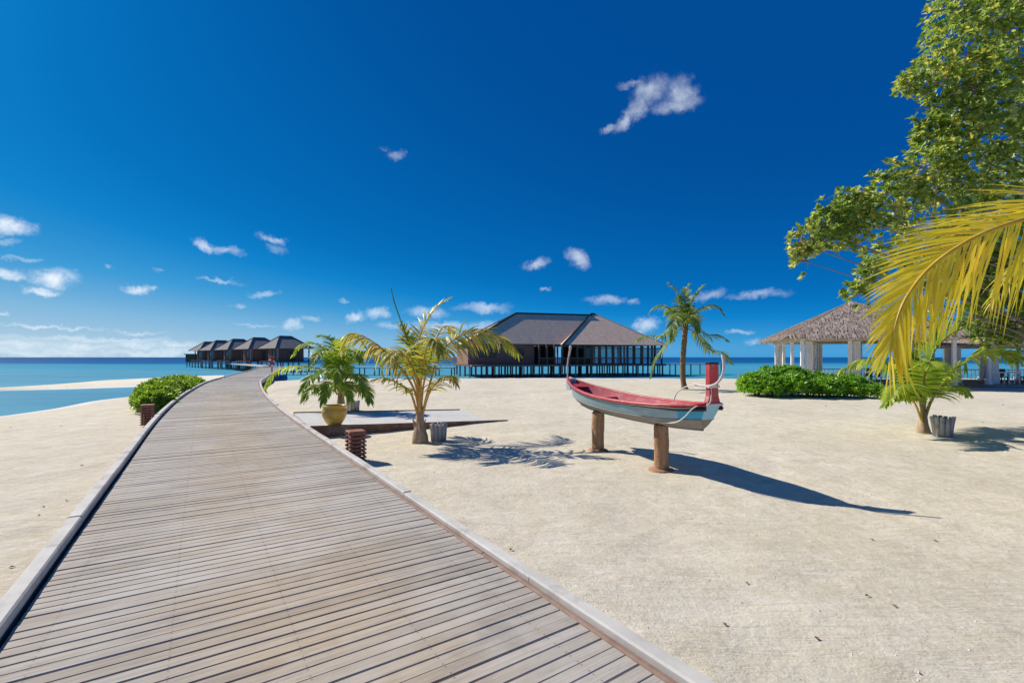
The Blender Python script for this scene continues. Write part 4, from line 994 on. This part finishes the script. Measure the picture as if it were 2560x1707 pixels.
def table_set(px_, py_, z, rz, lab_t, lab_c):
    t = empty('dining_table', (px_, py_, z), rz, label=lab_t, cat='table')
    m = MB(); m.lathe([(0, .72), (.55, .72), (.56, .74), (.55, .76), (0, .76)], 20); m.build('tabletop', M['white'], t)
    m = MB(); m.lathe([(.0, 0), (.28, 0), (.27, .03), (.05, .06), (.045, .72), (0, .72)], 14); m.build('pedestal', M['white'], t)
    for k in range(3):
        a = rz + k * 2.1 + .4; c = empty('dining_chair', (px_ + .85 * math.cos(a), py_ + .85 * math.sin(a), z), a - math.pi / 2, label=lab_c, cat='chair', group=lab_c.replace('chair', 'chairs'))
        m = MB(); m.box((0, 0, .45), (.44, .44, .05), ch=.01); m.build('seat', M['post_dark'], c)
        m = MB(); m.box((0, .2, .75), (.44, .04, .42), ch=.01); m.build('backrest', M['post_dark'], c)
        for (x, y) in ((-.19, -.19), (.19, -.19), (-.19, .19), (.19, .19)):
            m = MB(); m.box((0, 0, .2125 if y < 0 else .2125), (.045, .045, .425)); m.build('leg', M['post_dark'], c, loc=(x, y, 0))
        m = MB(); m.box((0, .2, .51), (.36, .03, .08)); m.build('back_rail', M['post_dark'], c)
table_set(23.0, 31.6, zA, .3, 'round white table in the pavilion behind the green bush', 'dark chair in the pavilion behind the green bush')
table_set(32.4, 31.6, zB, 1.1, 'round white table in the pavilion at the right edge', 'dark chair in the pavilion at the right edge')

# ------------------------------------------------------------------ restaurant on stilts
O = Vector((-6.55, 72.0, 0)); RZ = R(16.2); FL = .82
rest = empty('stilt_restaurant', (O.x, O.y, SEA - .5), RZ, label='large brown stilt house with a broad grey-brown hip roof standing in the lagoon', cat='building')
def rz_(z): return z - (SEA - .5)
def hip(m, u0, u1, v0, v1, r0, r1, vr, ze, zr):
    m.add([(u0, v0, ze), (u1, v0, ze), (u1, v1, ze), (u0, v1, ze), (r0, vr, zr), (r1, vr, zr)], [(0, 1, 5, 4), (1, 2, 5), (2, 3, 4, 5), (3, 0, 4), (0, 3, 2, 1)])
m = MB(); hip(m, -.6, 24, -1.1, 10.6, 8.9, 22.5, 4.75, rz_(3.92), rz_(9.05)); hip(m, 14.2, 32.3, -2.6, 14.0, 22.7, 23.4, 5.6, rz_(3.86), rz_(9.40))
roof = m.build('roof', M['shingle'], rest)
m = MB()
def bar(a, b_, r): m.tube([a, b_], r, 6)
z1, z2 = rz_(3.96), rz_(9.10)
for a, b_ in (((-.6, -1.1, z1), (8.9, 4.75, z2)), ((-.6, 10.6, z1), (8.9, 4.75, z2)), ((8.9, 4.75, z2), (22.5, 4.75, z2)), ((14.2, -2.6, z1 - .06), (22.7, 5.6, z2 + .33)), ((32.3, -2.6, z1 - .06), (23.4, 5.6, z2 + .33)), ((22.7, 5.6, z2 + .33), (23.4, 5.6, z2 + .33))):
    mm = MB(); mm.tube([a, b_], (.16 if a[0] != 32.3 else .08), 6); mm.build('ridge_cap', M['cap'] if a[0] != 32.3 else M['shingle'], roof)
mm = MB(); mm.box((16.0, -1.2, rz_(3.84)), (34.6, .12, .16)); mm.build('eave_board', M['post_dark'], roof) if False else None
m = MB(); m.box((16, 6.0, rz_(FL) - .14), (32.2, 14.4, .28)); m.build('deck', M['post_dark'], rest)
m = MB(); m.box((16, -2.0, rz_(FL) - .145), (32.0, 1.6, .26)); m.build('veranda_deck', M['wall_brown'], rest)
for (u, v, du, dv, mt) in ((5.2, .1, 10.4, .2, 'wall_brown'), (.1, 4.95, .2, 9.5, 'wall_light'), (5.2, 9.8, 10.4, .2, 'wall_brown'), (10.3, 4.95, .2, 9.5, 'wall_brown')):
    m = MB(); h = 3.05; m.box((0, 0, h / 2), (du, dv, h)); m.build('wall', M[mt], rest, loc=(u, v, rz_(FL)))
for (u, w) in ((2.2, 1.2), (3.8, .9), (8.0, 1.4)):
    fr = MB(); fr.box((0, 0, 0), (w, .08, 1.3)); f_ = fr.build('window', M['post_dark'], rest, loc=(u, -.045, rz_(FL) + 1.75)); mm = MB(); mm.box((0, -.03, 0), (w - .25, .06, 1.05)); mm.build('pane', M['pane'], f_)
m = MB(); m.box((13.6, 7.5, rz_(FL) + 1.5), (6.0, .2, 3.0)); m.build('wall', M['room_shade'], rest)  # dark panels added here and below, standing in for the shaded interior
m = MB(); m.box((22.5, 10.5, rz_(FL) + 1.5), (6.0, .25, 3.0)); m.build('wall', M['room_shade'], rest)
pm2 = None; hP = 3.1
us = [10.6 + i * 1.25 for i in range(18)]
for i, u in enumerate(us):
    for v in (-1.7, 12.9):
        if pm2 is None:
            m = MB(); m.box((0, 0, hP / 2), (.26, .26, hP)); o = m.build('post', M['post_dark'], rest, loc=(u, v, rz_(FL) + .0)); pm2 = o.data
        else: link('post', pm2, rest, (u, v, rz_(FL)))
for v in (1.2, 4.2, 7.3, 10.6):
    link('post', pm2, rest, (31.9, v, rz_(FL)))
for (u0, u1, v) in ((10.6, us[-1], -1.7), (16.0, us[-1], 12.9)):
    m = MB(); m.box(((u0 + u1) / 2, v, rz_(FL) + .95), (u1 - u0, .08, .10))
    n_ = int((u1 - u0) / .32)
    for k in range(n_): m.box((u0 + (k + .5) * (u1 - u0) / n_, v, rz_(FL) + .46), (.05, .05, .9))
    m.build('railing', M['wall_light'] if v < 0 else M['post_dark'], rest)
m = MB(); m.box(((us[5] + us[-1]) / 2, -1.7, rz_(FL) + 2.55), (us[-1] - us[5], .14, .16)); m.build('transom_beam', M['post_dark'], rest)
for i in range(6, 17):
    m = MB(); w = 1.25 - .30; m.box((0, 0, 0), (w, .03, 1.5)); m.build('pane', M['pane'], rest, loc=((us[i] + us[i + 1]) / 2, -1.7, rz_(FL) + 1.74)) if i + 1 < len(us) else None
sm1 = None; rr = random.Random(9)
def stilt(u, v, pale):
    global sm1
    if sm1 is None:
        sm1 = {}
        for key in (0, 1):
            mm = MB(); mm.tube([(0, 0, -1.4), (0, 0, rz_(FL) - .28)], .13, 8); me_ = bpy.data.meshes.new('stilt'); me_.from_pydata(mm.v, [], mm.f); me_.materials.append(M['post_pale' if key else 'post_dark']); sm1[key] = me_
    link('stilt', sm1[pale], rest, (u, v, 0))
for k in range(36): stilt(.2 + k * .9, -.3 if k * .9 < 10 else -2.2, 1 if k % 3 == 0 else 0)
for v in (4.5, 9.0, 13.0):
    for k in range(18): stilt(.4 + k * 1.8 + rr.uniform(-.2, .2), v, 0)

# ------------------------------------------------------------------ jetties
def jetty(a, b_, w, z, label, rail=True):
    a = Vector(a); b_ = Vector(b_); d = (b_ - a); L = d.length; r = empty('jetty', (a.x, a.y, SEA - .5), math.atan2(d.y, d.x), label=label, cat='jetty'); zz = z - (SEA - .5)
    m = MB(); m.box((L / 2, 0, zz - .09), (L, w, .18)); m.build('deck', M['kerb'], r)
    n_ = max(2, int(L / 2.6))
    for k in range(n_ + 1):
        for sd in (-1, 1):
            m = MB(); m.tube([(0, 0, -1.5), (0, 0, zz + (1.0 if rail else -.18))], .10, 7); m.build('post', M['post_dark'], r, loc=(.1 + (L - .2) * k / n_, sd * (w / 2 - (-.11 if rail else .15)), 0))
    if rail:
        for sd in (-1, 1):
            for hz in (.55, 1.0):
                m = MB(); m.box((L / 2, sd * (w / 2 + .11), zz + hz), (L, .07, .08)); m.build('rail', M['wall_brown'], r)
jetty((24.6, 82.3, 0), (36.0, 84.3, 0), 2.2, .82, 'brown railed jetty running right from the stilt house, behind the slim palm', rail=False)
jetty((-41.0, 83.8, 0), (-9.6, 79.5, 0), 2.2, .28, 'pale low jetty crossing the lagoon from the boardwalk to the stilt house', rail=False)
jetty((-42.0, 83.5, 0), (-70.5, 121.5, 0), 2.0, .40, 'low jetty leading out to the row of water villas', rail=False)

# ------------------------------------------------------------------ water villas
def villa(px_, dep, size, label, full=True):
    p = at(px_, 893, dep); th = math.atan2(p.x, p.y)
    r = empty('water_villa', (p.x, p.y, SEA - .5), R(52), label=label, cat='villa', group='dark-roofed water villas in a row')
    fl, ev, rd = 1.15 + 1.6, 3.75 + 1.6, 6.35 + 1.6; a = size / 2
    m = MB(); m.box((0, 0, fl - .15), (a * 1.8, a * 1.8, .3)); m.build('deck', M['post_dark'], r)
    m = MB(); m.box((.1 * a, .15 * a, (fl + ev) / 2), (a * 1.3, a * 1.15, ev - fl)); m.build('wall', M['wall_brown'], r)
    m = MB(); hip(m, -a, a, -a, a, -a * .32, a * .32, 0, ev, rd); rf = m.build('roof', M['shingle_dark'], r)
    for sx in (-1, 1):
        for sy in (-1, 1):
            mm = MB(); mm.tube([(sx * a, sy * a, ev + .03), (sx * a * .32, 0, rd + .03)], .12, 5); mm.build('ridge_cap', M['cap'], rf)
    mm = MB(); mm.tube([(-a * .32, 0, rd + .04), (a * .32, 0, rd + .04)], .14, 5); mm.build('ridge_cap', M['cap'], rf)
    for i in range(4):
        u = -a * .82 + i * a * 1.64 / 3
        for v in (-a * .82, a * .82):
            m = MB(); m.tube([(0, 0, -1.4), (0, 0, fl - .3)], .16, 7); m.build('stilt', M['post_pale'], r, loc=(u, v, 0))
        m = MB(); m.box((0, 0, (ev + .2 - fl) / 2), (.22, .22, ev + .2 - fl)); m.build('post', M['post_pale' if i in (0, 3) else 'post_dark'], r, loc=(u, -a * .82, fl))
    for v in (-a * .27, a * .27):
        m = MB(); m.tube([(0, 0, -1.4), (0, 0, fl - .3)], .16, 7); m.build('stilt', M['post_pale'], r, loc=(-a * .82, v, 0))
        m = MB(); m.box((0, 0, (ev + .2 - fl) / 2), (.22, .22, ev + .2 - fl)); m.build('post', M['post_dark'], r, loc=(-a * .82, v, fl))
    f_ = MB(); f_.box((0, 0, 0), (1.7, .08, 2.1)); f_ = f_.build('door', M['post_dark'], r, loc=(.1 * a, .15 * a - a * .575 - .045, fl + 1.06)); mm = MB(); mm.box((0, -.05, .05), (1.3, .05, 1.7)); mm.build('pane', M['pane'], f_)
    f_ = MB(); f_.box((0, 0, 0), (.08, 1.6, 1.3)); f_ = f_.build('window', M['post_pale'], r, loc=(.1 * a - a * .65 - .045, .15 * a, fl + 1.5)); mm = MB(); mm.box((-.05, 0, 0), (.05, 1.3, 1.0)); mm.build('pane', M['pane'], f_)
for (px_, dep, size, lab) in [(714, 104, 8.3, 'nearest and largest dark-roofed water villa, closest to the lifebuoy'), (648, 112, 8.2, 'second dark-roofed water villa from the right in the row'),
                              (596, 121, 8.2, 'middle dark-roofed water villa of the five in the row'), (553, 131, 8.2, 'second dark-roofed water villa from the left in the row'),
                              (524, 142, 8.2, 'farthest and leftmost dark-roofed water villa in the row')]:
    villa(px_, dep, size, lab)
p = at(485, 893, 150)
r = empty('water_hut', (p.x, p.y, SEA - .5), R(20), label='small flat dark hut on stilts at the far left end of the villa row', cat='hut')
m = MB(); m.box((0, 0, 3.2), (3.6, 3.6, 2.3)); m.build('wall', M['post_dark'], r)
m = MB(); m.box((0, 0, 4.45), (4.2, 4.2, .2)); m.build('roof', M['cap'], r)
for sx in (-1, 1):
    for sy in (-1, 1): m = MB(); m.tube([(0, 0, -1.4), (0, 0, 2.05)], .16, 7); m.build('stilt', M['post_pale'], r, loc=(sx * 1.5, sy * 1.5, 0))

# ------------------------------------------------------------------ lifebuoy on its stand
q, t = along(s_near(-27.6, 52.8)); n_ = Vector((t.y, -t.x, 0)); q = q + n_ * (HALF - .25)
st = empty('lifebuoy_stand', (q.x, q.y, BW_Z), 0, label='post with a red top carrying a lifebuoy beside the far boardwalk', cat='stand')
m = MB(); m.box((0, 0, .75), (.10, .10, 1.5)); m.build('post', M['bollard'], st)
m = MB(); m.box((0, 0, 1.62), (.60, .14, .26), ch=.02); m.build('top_box', M['buoy_red'], st)
m = MB(); NT = 24; RT, rt = .36, .085
for i in range(NT):
    for j in range(8):
        a, c = 2 * math.pi * i / NT, 2 * math.pi * j / 8
        m.v.append(((RT + rt * math.cos(c)) * math.cos(a), rt * math.sin(c), (RT + rt * math.cos(c)) * math.sin(a)))
for i in range(NT):
    for j in range(8): m.f.append((i * 8 + j, ((i + 1) % NT) * 8 + j, ((i + 1) % NT) * 8 + (j + 1) % 8, i * 8 + (j + 1) % 8)); m.m.append(1 if (i // 3) % 2 else 0)
m.build('lifebuoy', [M['rope'], M['buoy_red']], smooth=True, loc=(q.x, q.y - .136, BW_Z + 1.05), label='red and white ring lifebuoy hanging on its post by the far boardwalk', cat='lifebuoy')

# ------------------------------------------------------------------ box on the sand, fallen leaves
p = ground_pt(1863, 946); r = empty('wooden_box', (p.x, p.y, p.z - .02), R(8), label='reddish brown wooden box at the far edge of the sand left of the green bush', cat='box')
m = MB(); m.box((0, 0, .45), (.95, .7, .9), ch=.02); m.build('body', M['wall_light'], r)
m = MB(); m.box((0, 0, .93), (1.05, .8, .07), ch=.015); m.build('lid', M['wall_brown'], r)
dl = [(2320 + 140, 1057), (2485, 1070), (2512, 1013), (2538, 1020), (2063, 1016), (110, 1268), (95, 1287), (170, 1250), (1862, 1455), (2240, 1520), (2175, 1490), (2185, 1352), (1275, 1378), (20, 1420), (200, 1165), (150, 1064), (28, 1068), (1080, 1265), (2330, 1350), (2044, 1602), (1818, 1567)]
rnd = random.Random(4)
for i, (x, y) in enumerate(dl):
    p = ground_pt(x, y); m = MB(); a = rnd.uniform(0, 6.28); L = .035 + .004 * p.y
    leaf_shape(m, Vector((0, 0, .006)), Vector((math.cos(a), math.sin(a), .12)), Vector((0, 0, 1)), L, L * .55, .3)
    m.build('fallen_leaf', M['dry_leaf'], loc=(p.x, p.y, p.z), label='small dry brown leaf lying on the sand', cat='leaf', group='dry leaves scattered on the sand')

# coral and shell fragments strewn over the sand: too many to count
rs = np.random.RandomState(8); NF = 2600
fx = np.where(rs.rand(NF) < .75, rs.uniform(-2, 12, NF), rs.uniform(-16, -3, NF)); fy = 2.0 + 13 * rs.rand(NF) ** 1.4
FX, FY = fx[None, :], fy[None, :]
off_ = path_offset(FX, FY)[0]; fz = ground(FX, FY, off_[None, :])[0]
m = MB(); rnd = random.Random(2)
for i in range(NF):
    if abs(off_[i]) < HALF + .25: continue
    r = rnd.uniform(.004, .011); a = rnd.uniform(0, 6.28); mi = rnd.choice([0, 0, 0, 1])
    c, s_ = math.cos(a) * r, math.sin(a) * r; z = fz[i]
    m.add([(fx[i] + c * 1.4, fy[i] + s_ * 1.4, z - .003), (fx[i] - s_ * .8, fy[i] + c * .8, z - .003), (fx[i] - c * 1.3, fy[i] - s_ * 1.3, z - .003), (fx[i] + s_ * .9, fy[i] - c * .9, z - .003), (fx[i] + c * .2, fy[i] + s_ * .2, z + r * .8)],
          [(0, 1, 4), (1, 2, 4), (2, 3, 4), (3, 0, 4)], mi)
m.build('coral_fragments', [M['rope'], M['log']], kind='stuff', label='tiny coral and shell fragments strewn over the sand')
